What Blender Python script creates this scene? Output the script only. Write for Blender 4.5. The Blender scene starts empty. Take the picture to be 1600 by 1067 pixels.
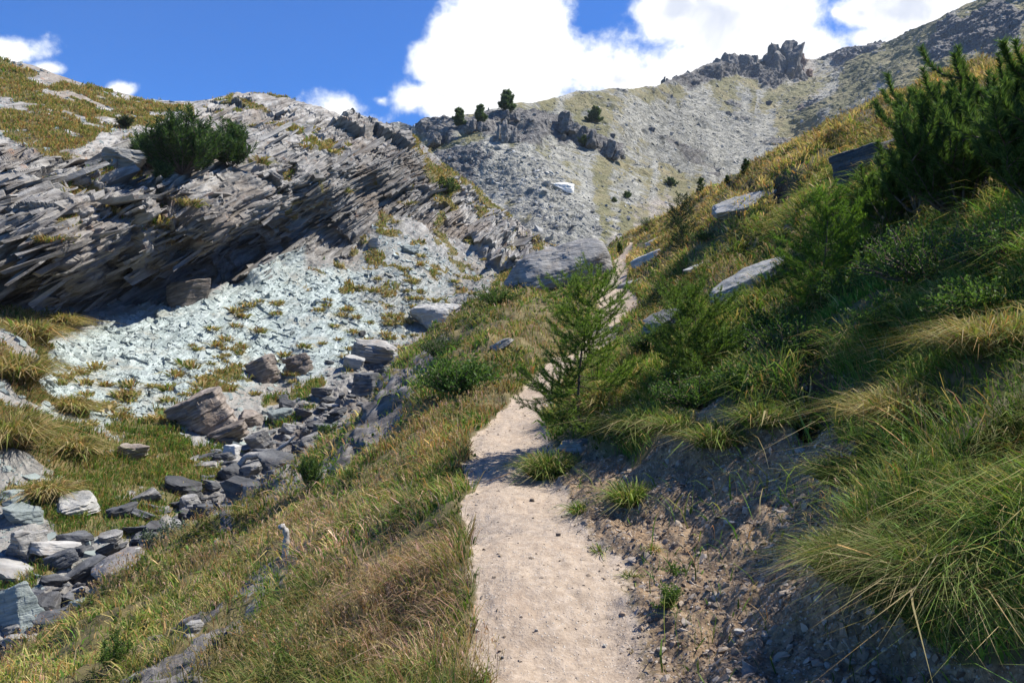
import bpy, bmesh, math, random
import numpy as np
from mathutils import Vector, Matrix, Euler
random.seed(7)
rng = np.random.default_rng(7)
scene = bpy.context.scene
COL = scene.collection
F = 1244.0                      # focal length in pixels of the 1600 px wide photograph
CU, CV = 800.0, 533.5
SUN_AZ, SUN_EL = math.radians(74), math.radians(54)

# ------------------------------------------------------------------ helpers
def P3(u, v, d):
    """world point at photo direction (u,v) and real distance d along +Y"""
    return np.array([(u-CU)/F*d, d, (CV-v)/F*d])

def uv_of(P):
    y = np.maximum(P[..., 1], 1e-3)
    return CU+P[..., 0]/y*F, CV-P[..., 2]/y*F

def mesh_np(name, V, faces, mat=None, parent=None, smooth=False, attrs=None, cols=None, link=True):
    """faces: (n,3) or (n,4) int array, or list of such arrays"""
    me = bpy.data.meshes.new(name)
    fl = faces if isinstance(faces, list) else [faces]
    fl = [np.asarray(f, np.int32) for f in fl if len(f)]
    me.vertices.add(len(V)); me.vertices.foreach_set('co', np.asarray(V, np.float32).ravel())
    tot = np.concatenate([np.full(len(f), f.shape[1], np.int32) for f in fl])
    idx = np.concatenate([f.ravel() for f in fl])
    me.loops.add(len(idx)); me.loops.foreach_set('vertex_index', idx)
    me.polygons.add(len(tot))
    st = np.zeros(len(tot), np.int32); st[1:] = np.cumsum(tot)[:-1]
    me.polygons.foreach_set('loop_start', st)
    me.polygons.foreach_set('loop_total', tot)
    me.polygons.foreach_set('use_smooth', np.full(len(tot), smooth, bool))
    me.update(calc_edges=True)
    for k, a in (attrs or {}).items():
        at = me.attributes.new(k, 'FLOAT', 'POINT'); at.data.foreach_set('value', np.asarray(a, np.float32))
    for k, a in (cols or {}).items():
        at = me.attributes.new(k, 'FLOAT_COLOR', 'POINT')
        c = np.ones((len(V), 4), np.float32); c[:, :3] = a
        at.data.foreach_set('color', c.ravel())
    if mat: me.materials.append(mat)
    if not link: return me
    return add_obj(name, me, parent)

def add_obj(name, data, parent=None, loc=None, rot=None, scale=None):
    o = bpy.data.objects.new(name, data); COL.objects.link(o)
    if parent: o.parent = parent
    if loc is not None: o.location = Vector([float(x) for x in loc])
    if rot is not None: o.rotation_euler = rot
    if scale is not None: o.scale = scale
    return o

def tag(o, label=None, cat=None, group=None, kind=None):
    if label: o['label'] = label
    if cat: o['category'] = cat
    if group: o['group'] = group
    if kind: o['kind'] = kind
    return o

def hash3(i, j, k, seed=0):
    h = (i.astype(np.int64)*374761393 + j.astype(np.int64)*668265263 + k.astype(np.int64)*2147483647 + seed*974711) & 0xffffffff
    h = ((h ^ (h >> 13))*1274126177) & 0xffffffff
    h = ((h ^ (h >> 16))*2246822519) & 0xffffffff
    h ^= h >> 15
    return (h & 0xffffff).astype(np.float32)/float(0xffffff)

def vnoise(P, seed=0):
    P = np.asarray(P, np.float32)
    fl = np.floor(P); fr = P-fl; fl = fl.astype(np.int64)
    w = fr*fr*fr*(fr*(fr*6-15)+10)
    out = 0
    for a in (0, 1):
        wx = w[:, 0] if a else 1-w[:, 0]
        for b in (0, 1):
            wy = w[:, 1] if b else 1-w[:, 1]
            for c in (0, 1):
                wz = w[:, 2] if c else 1-w[:, 2]
                out = out + wx*wy*wz*hash3(fl[:, 0]+a, fl[:, 1]+b, fl[:, 2]+c, seed)
    return out*2-1

def fbm(P, oc=4, seed=0, gain=.5):
    P = np.asarray(P, np.float32); r = 0; a = 1.0
    for o in range(oc):
        r = r+a*vnoise(P*(2.03**o)+17.3*o, seed+o); a *= gain
    return r

def ridged(P, oc=4, seed=0):
    r = 0; a = 1.0
    for o in range(oc):
        r = r+a*(1-2*np.abs(vnoise(P*(2.07**o)+9.1*o, seed+o))); a *= .5
    return r

def sstep(a, b, x):
    t = np.clip((x-a)/(b-a), 0, 1); return t*t*(3-2*t)

def tps_fit(X, y, reg=1e-4):
    n = len(X); r = np.linalg.norm(X[:, None]-X[None], axis=2)
    K = np.where(r > 0, r*r*np.log(np.maximum(r, 1e-9)), 0)+reg*np.eye(n)
    Pm = np.hstack([np.ones((n, 1)), X]); A = np.block([[K, Pm], [Pm.T, np.zeros((3, 3))]])
    return X, np.linalg.solve(A, np.concatenate([y, np.zeros(3)]))

def tps_eval(model, Q):
    X, c = model; n = len(X); out = np.empty(len(Q))
    for s in range(0, len(Q), 20000):
        q = Q[s:s+20000]
        r2 = ((q[:, None]-X[None])**2).sum(2)
        K = .5*r2*np.log(np.maximum(r2, 1e-18))
        out[s:s+20000] = K@c[:n]+c[n]+q@c[n+1:]
    return out

def poly_sd(u, v, poly):
    """signed distance to polygon, positive inside"""
    p = np.asarray(poly, float); n = len(p)
    d = np.full(u.shape, 1e9); ins = np.zeros(u.shape, bool)
    for i in range(n):
        a, b = p[i], p[(i+1) % n]
        ex, ey = b-a; wx, wy = u-a[0], v-a[1]
        t = np.clip((wx*ex+wy*ey)/(ex*ex+ey*ey+1e-12), 0, 1)
        d = np.minimum(d, np.hypot(wx-t*ex, wy-t*ey))
        c = ((a[1] <= v) != (b[1] <= v))
        with np.errstate(divide='ignore', invalid='ignore'):
            xi = a[0]+(v-a[1])*ex/(ey if ey else 1e-9)
        ins ^= c & (u < xi)
    return np.where(ins, d, -d)

def line_dist(u, v, pl):
    p = np.asarray(pl, float); d = np.full(u.shape, 1e9)
    for a, b in zip(p[:-1], p[1:]):
        ex, ey = b-a; wx, wy = u-a[0], v-a[1]
        t = np.clip((wx*ex+wy*ey)/(ex*ex+ey*ey+1e-12), 0, 1)
        d = np.minimum(d, np.hypot(wx-t*ex, wy-t*ey))
    return d

def pmask(u, v, poly, soft, nz=0):
    return sstep(-soft, soft, poly_sd(u, v, poly)+nz)

def grid_faces(nr, nc):
    i = np.arange(nr-1)[:, None]*nc+np.arange(nc-1)[None]
    return np.stack([i, i+1, i+nc+1, i+nc], -1).reshape(-1, 4)

def grid_normals(G):
    du = np.gradient(G, axis=1); dv = np.gradient(G, axis=0)
    n = np.cross(du, dv); n /= np.linalg.norm(n, axis=2, keepdims=True)+1e-12
    return n

# ------------------------------------------------------------------ node helpers
class NT:
    def __init__(s, tree): s.t = tree; s.n = tree.nodes; s.l = tree.links
    def node(s, typ, **kw):
        n = s.n.new(typ)
        for k, v in kw.items(): setattr(n, k, v)
        return n
    def put(s, sock, v):
        if isinstance(v, bpy.types.NodeSocket): s.l.new(v, sock)
        elif v is not None:
            if sock.type == 'RGBA' and len(v) == 3: v = (*v, 1)
            sock.default_value = v
    def m(s, op, a, b=None, c=None, clamp=False):
        n = s.node('ShaderNodeMath', operation=op, use_clamp=clamp)
        s.put(n.inputs[0], a); s.put(n.inputs[1], b); s.put(n.inputs[2], c); return n.outputs[0]
    def vm(s, op, a, b=None):
        n = s.node('ShaderNodeVectorMath', operation=op); s.put(n.inputs[0], a); s.put(n.inputs[1], b)
        return n.outputs['Value' if op in ('DOT_PRODUCT', 'LENGTH', 'DISTANCE') else 0]
    def mix(s, f, a, b, blend='MIX'):
        n = s.node('ShaderNodeMix', data_type='RGBA', blend_type=blend); s.put(n.inputs[0], f); s.put(n.inputs[6], a); s.put(n.inputs[7], b)
        return n.outputs[2]
    def noise(s, vec, scale, detail=5, rough=.55, dist=0, dims='3D'):
        n = s.node('ShaderNodeTexNoise', noise_dimensions=dims); s.put(n.inputs['Vector'], vec)
        n.inputs['Scale'].default_value = scale; n.inputs['Detail'].default_value = detail
        n.inputs['Roughness'].default_value = rough; n.inputs['Distortion'].default_value = dist
        return n.outputs['Fac']
    def vor(s, vec, scale, feat='F1', out='Distance'):
        n = s.node('ShaderNodeTexVoronoi', feature=feat); s.put(n.inputs['Vector'], vec); n.inputs['Scale'].default_value = scale
        return n.outputs[out]
    def ramp(s, fac, stops, interp='LINEAR'):
        n = s.node('ShaderNodeValToRGB'); cr = n.color_ramp; cr.interpolation = interp
        while len(cr.elements) < len(stops): cr.elements.new(.5)
        for e, (p, c) in zip(cr.elements, stops):
            e.position = p; e.color = (*c, 1) if len(c) == 3 else c
        s.put(n.inputs[0], fac); return n.outputs[0]
    def rng(s, x, a, b, c=0., d=1.):
        n = s.node('ShaderNodeMapRange', interpolation_type='SMOOTHSTEP'); s.put(n.inputs[0], x)
        for i, q in enumerate((a, b, c, d)): n.inputs[i+1].default_value = q
        return n.outputs[0]
    def attr(s, name, out='Fac'):
        n = s.node('ShaderNodeAttribute', attribute_name=name); return n.outputs[out]
    def bump(s, h, strength, dist, nrm=None):
        n = s.node('ShaderNodeBump'); n.inputs['Strength'].default_value = strength; n.inputs['Distance'].default_value = dist
        s.put(n.inputs['Height'], h)
        if nrm is not None: s.put(n.inputs['Normal'], nrm)
        return n.outputs[0]
    def xyz(s, a, b, c):
        n = s.node('ShaderNodeCombineXYZ')
        for i, q in enumerate((a, b, c)): s.put(n.inputs[i], q)
        return n.outputs[0]

def new_mat(name):
    m = bpy.data.materials.new(name); m.use_nodes = True
    t = NT(m.node_tree); b = m.node_tree.nodes['Principled BSDF']
    b.inputs['Roughness'].default_value = .9
    b.inputs['Specular IOR Level'].default_value = .25
    return m, t, b

# ------------------------------------------------------------------ camera, sun, sky
cam = bpy.data.cameras.new('camera'); cam.lens = 28.0; cam.sensor_width = 36.0; cam.clip_end = 5000; cam.clip_start = .05
co = add_obj('camera', cam, loc=(0, 0, 0), rot=(math.radians(90), 0, 0)); scene.camera = co
sl = bpy.data.lights.new('sun', 'SUN'); sl.energy = 5.0; sl.angle = math.radians(.53); sl.color = (1, .95, .86)
sdir = Vector((math.cos(SUN_EL)*math.sin(SUN_AZ), math.cos(SUN_EL)*math.cos(SUN_AZ), math.sin(SUN_EL)))
so = add_obj('sun', sl, loc=sdir*100); so.rotation_euler = (-sdir).to_track_quat('-Z', 'Y').to_euler()
scene.view_settings.view_transform = 'Standard'; scene.view_settings.look = 'None'
scene.view_settings.exposure = 0.90; scene.view_settings.gamma = 1

def build_world():
    w = bpy.data.worlds.new('World'); scene.world = w; w.use_nodes = True
    t = NT(w.node_tree); bg = w.node_tree.nodes['Background']
    sky = t.node('ShaderNodeTexSky', sky_type='NISHITA', sun_disc=False)
    sky.sun_elevation = SUN_EL; sky.sun_rotation = SUN_AZ; sky.altitude = 2300; sky.air_density = 1.0; sky.dust_density = .3; sky.ozone_density = 3.0
    hs = t.node('ShaderNodeHueSaturation'); hs.inputs['Saturation'].default_value = 1.22; hs.inputs['Value'].default_value = 1.0
    t.l.new(sky.outputs[0], hs.inputs['Color'])
    blue = t.mix(1.0, hs.outputs[0], (.45, .80, 1.18), 'MULTIPLY')
    g = t.node('ShaderNodeTexCoord').outputs['Generated']
    d = t.vm('NORMALIZE', g)
    sp = t.node('ShaderNodeSeparateXYZ'); t.l.new(d, sp.inputs[0])
    y = t.m('MAXIMUM', sp.outputs[1], .05)
    U = t.m('DIVIDE', sp.outputs[0], y); W = t.m('DIVIDE', sp.outputs[2], y)
    blobs = [(800, 50, 120, 120), (900, 105, 130, 80), (830, 130, 170, 60), (722, 60, 62, 66), (742, 15, 60, 50), (668, 100, 44, 40), (655, 150, 60, 30), (690, 165, 60, 24), (760, 175, 70, 25), (965, 125, 75, 50), (705, 95, 60, 50), (760, 90, 90, 80),(720, 128, 90, 40),
             (1150, 40, 170, 90), (1050, 15, 72, 45), (1250, 75, 85, 60), (1075, 105, 95, 55), (1015, 125, 40, 35), (1230, 10, 90, 60),
             (1410, 12, 110, 48), (1345, 22, 45, 28), (1375, 62, 60, 24), (1305, 20, 14, 14),
             (530, 168, 66, 34), (562, 190, 45, 18), (596, 158, 20, 12), (10, 84, 62, 24), (70, 108, 44, 13), (186, 141, 24, 11),
             (1700, -60, 200, 60), (600, -160, 120, 60), (300, -420, 200, 90), (1100, -330, 260, 110), (-300, 60, 220, 70)]
    fld = None
    for (u, v, a, b) in blobs:
        dx = t.m('MULTIPLY', t.m('SUBTRACT', U, (u-CU)/F), F/a); dy = t.m('MULTIPLY', t.m('SUBTRACT', W, (CV-v)/F), F/b)
        r = t.m('SQRT', t.m('ADD', t.m('MULTIPLY', dx, dx), t.m('MULTIPLY', dy, dy)))
        f = t.m('MULTIPLY', t.m('SUBTRACT', 1., r), min(1.0, .35+min(a, b)/110))
        fld = f if fld is None else t.m('SMOOTH_MAX', fld, f, .12)
    front = t.rng(sp.outputs[1], .05, .25)
    n1 = t.noise(d, 7.5, 8, .55, .15); n2 = t.noise(d, 20, 9, .64, .1)
    bill = t.vor(t.vm('ADD', d, t.node('ShaderNodeTexNoise').outputs['Color']), 14., 'SMOOTH_F1')
    dens = t.m('ADD', fld, t.m('MULTIPLY', t.m('SUBTRACT', n1, .5), 2.1)); dens = t.m('ADD', dens, t.m('MULTIPLY', t.m('SUBTRACT', n2, .5), 1.25))
    al = t.m('MULTIPLY', t.rng(dens, -.08, .34), front)
    # shaded, thicker parts of the clouds: lilac grey
    n3 = t.noise(d, 10, 6, .55, .4)
    thick = t.m('MULTIPLY', t.m('MULTIPLY', t.rng(dens, .45, .9), t.rng(n3, .38, .58)), t.m('ADD', t.rng(U, .05, .2), .4, clamp=True))
    ccol = t.mix(t.m('MULTIPLY', thick, .75), (7.4, 7.4, 7.3), (4.0, 4.4, 5.4))
    ccol = t.mix(t.rng(dens, .0, .45), (5.2, 5.9, 7.0), ccol)
    colr = t.mix(al, blue, ccol)
    t.l.new(colr, bg.inputs[0]); bg.inputs[1].default_value = .088
build_world()
# ------------------------------------------------------------------ rock strata
BN = np.array([-.25, -.18, .514]); BN /= np.linalg.norm(BN)
BT = np.array([.297, .87, .45]); BT -= BN*BT.dot(BN); BT /= np.linalg.norm(BT)
BA = np.cross(BT, BN); BA *= np.sign(BA[0])

def layers(s, t, a, h, L, seed):
    """random step heights per bed and joint block; beds meet over the last fifth of their thickness"""
    i0 = np.floor(s/h); fr = s/h-i0; a = a/2.6; out = []
    for i in (i0, i0+1):
        ih = hash3(i, i*0, i*0, seed)
        j = np.floor(t/L*(.6+.8*ih)+ih*31.7); k = np.floor(a/L+ih*11.3)
        out.append(.55*hash3(i, j, k, seed+1)+.45*ih)
    f = sstep(.86, 1., fr)
    return out[0]*(1-f)+out[1]*f-.12*(1-fr)*(1-f)-.12*f

def strata(P, amp=1.0, seed=3, big=True):
    w = fbm(P*.09, 2, seed)*.55+fbm(P*.6, 3, seed+5)*.06
    s = P@BN+w; t = P@BT+fbm(P*.5, 2, seed+9)*.9; a = P@BA
    d = 1.15*layers(s, t, a, .85, 6., seed+2)+.55*layers(s, t, a, .33, 3.4, seed+3)+.16*fbm(np.stack([s*5.5, t*.8, a*.8], 1), 3, seed+4)
    q = s/1.15+.4*vnoise(P*.3, seed+21); fr = q-np.floor(q); d = d-.55*np.exp(-(np.minimum(fr, 1-fr)/.07)**2)*sstep(-.3, .3, fbm(P*.4, 2, seed+23)); q = s/.42; fr = q-np.floor(q); d = d-.2*np.exp(-(np.minimum(fr, 1-fr)/.12)**2)
    if big: d = d+3.0*layers(s, t, a, 2.3, 14., seed+1)-.4
    return amp*(d-1.55)

# rock noise for shader: coordinates along the bedding
def bed_vec(t, pos, kS=6., kT=.9):
    return t.xyz(t.m('MULTIPLY', t.vm('DOT_PRODUCT', pos, tuple(BN)), kS), t.m('MULTIPLY', t.vm('DOT_PRODUCT', pos, tuple(BT)), kT), t.m('MULTIPLY', t.vm('DOT_PRODUCT', pos, tuple(BA)), kT))

def grass_soil(t, pos, k=1.0):
    n = t.noise(pos, .35*k, 6, .6); n2 = t.noise(pos, 3.1*k, 5, .65)
    c = t.ramp(t.m('ADD', t.m('MULTIPLY', n, .6), t.m('MULTIPLY', n2, .4)), [(.3, (.055, .058, .022)), (.46, (.11, .098, .038)), (.6, (.19, .142, .062)), (.75, (.27, .195, .095))])
    return c

def mat_cliff():
    m, t, b = new_mat('schist_cliff')
    pos = t.node('ShaderNodeNewGeometry').outputs['Position']
    bv = bed_vec(t, pos)
    n1 = t.noise(bv, .55, 7, .62, .3); n2 = t.noise(pos, .16, 4, .55); n3 = t.noise(pos, 1.1, 6, .6)
    rock = t.ramp(n1, [(.28, (.085, .078, .07)), (.42, (.19, .178, .163)), (.55, (.31, .298, .275)), (.72, (.44, .425, .395))])
    rock = t.mix(t.rng(n2, .47, .66), rock, t.mix(.55, rock, (.20, .15, .105)), 'MIX')
    rust = t.m('MULTIPLY', t.rng(n3, .6, .72), .6); rock = t.mix(rust, rock, (.28, .15, .085))
    rock = t.mix(t.m('MULTIPLY', t.attr('dark'), .5), rock, t.mix(1., rock, (.27, .25, .245), 'MULTIPLY'))  # overhang shade painted into the cliff rock; gully stones are dark themselves
    vn = t.vor(bv, 1.6, 'F1', 'Color'); sp = t.node('ShaderNodeSeparateXYZ'); t.l.new(vn, sp.inputs[0])
    mint = t.ramp(t.m('ADD', t.m('MULTIPLY', sp.outputs[0], .55), t.m('MULTIPLY', n3, .45)), [(.15, (.18, .215, .205)), (.45, (.30, .35, .335)), (.8, (.42, .47, .45))])
    tan = t.rng(t.noise(pos, .45, 6, .65), .5, .68); mint = t.mix(t.m('MULTIPLY', tan, .6), mint, (.27, .235, .175)); streak = t.rng(n1, .55, .66); mint = t.mix(t.m('MULTIPLY', streak, .55), mint, (.12, .135, .13))
    pale = t.ramp(t.m('ADD', t.m('MULTIPLY', sp.outputs[0], .5), t.m('MULTIPLY', n3, .5)), [(.2, (.115, .113, .105)), (.5, (.21, .207, .19)), (.8, (.33, .325, .30))]); pale = t.mix(t.m('MULTIPLY', tan, .6), pale, (.20, .16, .11))
    c = t.mix(t.attr('mint'), rock, mint); c = t.mix(t.attr('pale'), c, pale)
    g = grass_soil(t, pos)
    gm = t.rng(t.m('ADD', t.attr('grass'), t.m('MULTIPLY', t.m('SUBTRACT', n3, .5), .9)), .35, .6)
    c = t.mix(gm, c, g)
    t.l.new(c, b.inputs['Base Color'])
    h = t.m('ADD', t.noise(bv, 2.2, 8, .7), t.m('MULTIPLY', t.noise(pos, 6, 5, .6), .6))
    t.l.new(t.bump(h, .8, .10), b.inputs['Normal'])
    return m

def mat_rock(name, dark, mid, light, warm=(.2, .15, .1), warm_amt=.35, lichen=False, lay=9.):
    """free lying rocks: object coordinates, layers along local z"""
    m, t, b = new_mat(name)
    tc = t.node('ShaderNodeTexCoord').outputs['Object']; rnd = t.node('ShaderNodeObjectInfo').outputs['Random']
    off = t.xyz(t.m('MULTIPLY', rnd, 37.), t.m('MULTIPLY', rnd, 91.), t.m('MULTIPLY', rnd, 13.))
    mp = t.node('ShaderNodeMapping'); mp.inputs['Scale'].default_value = (1.2, 1.2, lay); t.l.new(tc, mp.inputs[0])
    q = t.vm('ADD', mp.outputs[0], off); q2 = t.vm('ADD', tc, off)
    n1 = t.noise(q, 1.3, 7, .62, .35); n2 = t.noise(q2, 1.7, 5, .6)
    c = t.ramp(n1, [(.3, dark), (.52, mid), (.74, light)])
    c = t.mix(t.m('MULTIPLY', t.rng(n2, .5, .68), warm_amt), c, warm)
    sc = t.m('ADD', .72, t.m('MULTIPLY', rnd, .56)); c = t.mix(1., c, t.xyz(sc, sc, sc), 'MULTIPLY')
    if lichen:
        l = t.rng(t.noise(q2, 3.4, 3, .5), .62, .68); c = t.mix(l, c, (.55, .57, .50))
        l2 = t.rng(t.noise(t.vm('ADD', q2, (5, 3, 1)), 5.4, 3, .5), .66, .72); c = t.mix(l2, c, (.30, .17, .06))
    t.l.new(c, b.inputs['Base Color'])
    h = t.m('ADD', t.noise(q, 3.2, 8, .7), t.m('MULTIPLY', t.noise(q2, 9, 6, .65), .5))
    t.l.new(t.bump(h, .85, .05), b.inputs['Normal']); b.inputs['Roughness'].default_value = .82
    return m

def mat_hill():
    m, t, b = new_mat('hillside_soil')
    pos = t.node('ShaderNodeNewGeometry').outputs['Position']
    n = t.noise(pos, 2.3, 8, .62); n2 = t.noise(pos, 14, 8, .65); n3 = t.noise(pos, 55, 5, .6)
    base = t.ramp(n, [(.3, (.060, .056, .024)), (.5, (.115, .095, .043)), (.7, (.19, .15, .075))])
    path = t.ramp(t.m('ADD', t.m('MULTIPLY', n2, .6), t.m('MULTIPLY', n3, .4)), [(.32, (.21, .162, .120)), (.5, (.325, .262, .203)), (.68, (.44, .37, .30))])
    path = t.mix(t.m('MULTIPLY', t.rng(n, .48, .7), .4), path, (.30, .225, .165))
    dirt = t.ramp(t.m('ADD', t.m('MULTIPLY', n2, .55), t.m('MULTIPLY', n3, .45)), [(.34, (.095, .058, .036)), (.5, (.215, .150, .092)), (.66, (.34, .262, .18))])
    dirt = t.mix(t.m('MULTIPLY', t.rng(n, .45, .7), .5), dirt, (.095, .066, .047))
    bv = bed_vec(t, pos, 9., 1.4); r1 = t.noise(bv, 1., 8, .65, .3)
    rock = t.ramp(r1, [(.3, (.045, .04, .037)), (.5, (.13, .12, .113)), (.72, (.29, .275, .26))])
    c = t.mix(t.rng(t.m('ADD', t.attr('dirt'), t.m('MULTIPLY', t.m('SUBTRACT', n2, .5), .5)), .3, .7), base, dirt)
    c = t.mix(t.attr('peat'), c, (.045, .032, .024))
    c = t.mix(t.rng(t.m('ADD', t.attr('rock'), t.m('MULTIPLY', t.m('SUBTRACT', n2, .5), .7)), .35, .6), c, rock)
    c = t.mix(t.rng(t.m('ADD', t.attr('path'), t.m('MULTIPLY', t.m('SUBTRACT', n2, .5), .7)), .3, .7), c, path)
    peb = t.vor(pos, 60., 'F1', 'Color'); sp = t.node('ShaderNodeSeparateXYZ'); t.l.new(peb, sp.inputs[0])
    pd = t.vor(pos, 60.)
    pm = t.m('MULTIPLY', t.m('MULTIPLY', t.rng(sp.outputs[0], .8, .9), t.rng(pd, .45, .3)), t.m('ADD', t.attr('path'), t.attr('dirt'), clamp=True))
    c = t.mix(t.m('MULTIPLY', pm, .55), c, (.48, .45, .41)); st = t.rng(t.noise(pos, .9, 5, .6), .5, .7); c = t.mix(t.m('MULTIPLY', t.m('MULTIPLY', st, t.attr('path')), .35), c, (.22, .16, .115))
    t.l.new(c, b.inputs['Base Color'])
    h = t.m('ADD', t.m('MULTIPLY', n2, .7), t.m('MULTIPLY', n3, .35)); h = t.m('ADD', h, t.m('MULTIPLY', pm, .3))
    h2 = t.m('MULTIPLY', t.noise(bv, 2.5, 8, .7), t.attr('rock')); h = t.m('ADD', h, t.m('MULTIPLY', h2, 2.))
    t.l.new(t.bump(h, .75, .03), b.inputs['Normal']); b.inputs['Roughness'].default_value = .95
    return m

def mat_mountain():
    m, t, b = new_mat('mountain_scree')
    pos = t.node('ShaderNodeNewGeometry').outputs['Position']
    n1 = t.noise(pos, .035, 7, .62); n2 = t.noise(pos, .22, 7, .65); n3 = t.noise(pos, 1.1, 5, .65)
    vc = t.vor(pos, .75, 'F1', 'Color'); sp = t.node('ShaderNodeSeparateXYZ'); t.l.new(vc, sp.inputs[0])
    k = t.m('ADD', t.m('MULTIPLY', n2, .5), t.m('MULTIPLY', sp.outputs[0], .5))
    scree = t.ramp(k, [(.22, (.14, .14, .122)), (.45, (.215, .213, .188)), (.75, (.315, .31, .275))])
    scree = t.mix(t.m('MULTIPLY', t.rng(t.attr('streak'), .1, -.7), .7), scree, t.mix(1., scree, (1.3, 1.28, 1.24), 'MULTIPLY'))
    scree = t.mix(t.m('MULTIPLY', t.attr('pink'), .6), scree, t.mix(.5, scree, (.42, .31, .25)))
    crag = t.ramp(n3, [(.3, (.065, .062, .06)), (.52, (.16, .152, .142)), (.74, (.29, .28, .26))])
    crag = t.mix(t.m('MULTIPLY', t.attr('pink'), .8), crag, t.mix(.6, crag, (.24, .14, .09)))
    gr = t.ramp(t.m('ADD', t.m('MULTIPLY', n1, .5), t.m('MULTIPLY', n2, .5)), [(.32, (.10, .108, .05)), (.5, (.185, .172, .09)), (.68, (.29, .24, .14))])
    c = t.mix(t.rng(t.m('ADD', t.attr('grass'), t.m('MULTIPLY', t.m('SUBTRACT', n2, .5), 1.5)), .34, .62), scree, gr)
    c = t.mix(t.rng(t.m('ADD', t.attr('crag'), t.m('MULTIPLY', t.m('SUBTRACT', n2, .5), .8)), .35, .6), c, crag)
    t.l.new(c, b.inputs['Base Color'])
    t.l.new(t.bump(t.m('ADD', n3, t.m('MULTIPLY', n2, 2.)), .9, .9), b.inputs['Normal'])
    return m

# ------------------------------------------------------------------ sheet B: gully and left cliff
B_CTRL = [(-300,1250,10.5),(0,1250,11.5),(300,1250,13),(0,1067,15),(-300,1067,14),(300,1000,15.5),(100,930,17.5),(300,850,20),(200,860,20),(350,770,25),(450,740,24),(450,690,31),
 (560,600,39),(620,650,24),(640,565,44),(700,700,20),(800,500,36),(880,520,36),(720,520,48),(800,450,58),(860,390,74),(890,420,66),
 (0,900,18.5),(-300,900,17),(0,790,21.5),(100,760,23.5),(200,720,27),(0,690,24),(-300,700,22),(60,640,28),(320,650,33),(100,600,33),(200,600,36),(300,570,40),(420,590,43),(500,530,47),(600,490,53),(640,440,58),
 (0,545,31),(0,500,36),(60,480,41),(100,560,36),(0,470,41.5),(0,400,37.5),(0,330,40),(100,478,43.5),(100,400,38.5),(100,300,42),(-300,480,36),(-300,330,37),
 (200,478,46),(200,448,48.5),(200,370,43.3),(200,280,47.5),(320,455,48.5),(320,430,51.5),(320,350,46.2),(320,280,52),(400,425,53),(400,395,55.5),(400,320,50.8),(400,240,58),
 (500,400,57.5),(500,365,61),(500,290,56),(500,230,64),(600,340,64),(600,310,67.5),(600,255,65),(640,290,69),
 (560,440,56),(650,390,62),(700,350,69),(700,300,74),(760,340,76),(780,400,68),(760,440,62),
 (0,240,47),(0,170,55),(0,95,66),(-300,60,58),(-300,200,45),(100,200,54),(120,130,68),(200,225,55),(200,155,71),(300,200,60),(300,160,74),(400,150,78),(450,152,78),(500,170,77),(560,190,78),(600,200,79),(640,213,80),(700,265,82),(760,307,83),(830,372,79),(865,385,79)]
B_SKY = [(-400,40),(-300,60),(-100,82),(0,92),(50,102),(110,124),(140,134),(200,148),(230,156),(300,159),(330,155),(350,150),(400,148),(450,152),(500,168),(560,188),(600,200),(640,211),(670,232),(700,262),(760,303),(800,340),(830,365),(850,378),(900,392)]
bm_ = np.array(B_CTRL, float)
B_MODEL = tps_fit(bm_[:, :2]/200, np.log(bm_[:, 2]), 1e-3)
def B_depth(u, v): return np.exp(tps_eval(B_MODEL, np.stack([np.atleast_1d(u), np.atleast_1d(v)], 1)/200))
def grow(G, u, v):   # rows continue behind a skyline: farther and falling
    return G

B_GRASS = [[(-300,60),(0,95),(110,126),(200,150),(300,162),(280,180),(240,200),(150,200),(130,235),(40,240),(0,215),(-300,215)],
 [(-40,320),(60,300),(200,262),(260,275),(200,300),(60,332),(0,345)], [(-300,480),(0,478),(130,488),(120,515),(70,545),(68,600),(80,720),(30,760),(-300,760)],
 [(130,670),(230,640),(310,690),(370,700),(350,745),(290,800),(230,830),(100,850),(70,800),(130,750)], [(400,640),(470,600),(560,575),(600,590),(520,640),(440,672)],
 [(40,600),(130,640),(165,690),(120,760),(60,800),(-40,790),(-40,720)], [(-100,930),(40,870),(130,845),(110,880),(50,905),(0,930)], [(690,270),(720,280),(720,330),(690,345)],[(830,345),(880,360),(880,385),(840,380)],
 [(770,440),(800,400),(850,420),(830,470),(760,470)], [(240,640),(330,580),(420,560),(400,590),(300,650),(250,680)],[(600,330),(690,370),(740,395),(720,420),(650,380),(600,350)],[(640,205),(700,258),(800,335),(780,350),(700,290),(640,230)]]
B_MINT = [(40,580),(80,540),(150,502),(320,462),(420,440),(480,425),(560,420),(600,372),(650,380),(720,420),(700,470),(640,540),(560,560),(470,600),(380,600),(300,650),(180,680),(120,660),(60,650)]
B_MINT2 = [(340,470),(350,430),(420,400),(470,390),(480,440),(400,490)]
B_PALE = [(570,370),(620,345),(720,390),(790,420),(780,460),(700,470),(640,540),(560,470)]
B_ROCK = [(-300,215),(0,222),(130,238),(240,205),(300,165),(400,140),(640,205),(700,255),(770,310),(840,365),(830,430),(780,400),(700,370),(640,330),(580,350),(540,400),(430,400),(410,450),(330,440),(320,460),(60,480),(-300,478)]
B_ROCK2 = [(700,300),(760,310),(840,370),(830,430),(780,420),(720,370)]
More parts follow.
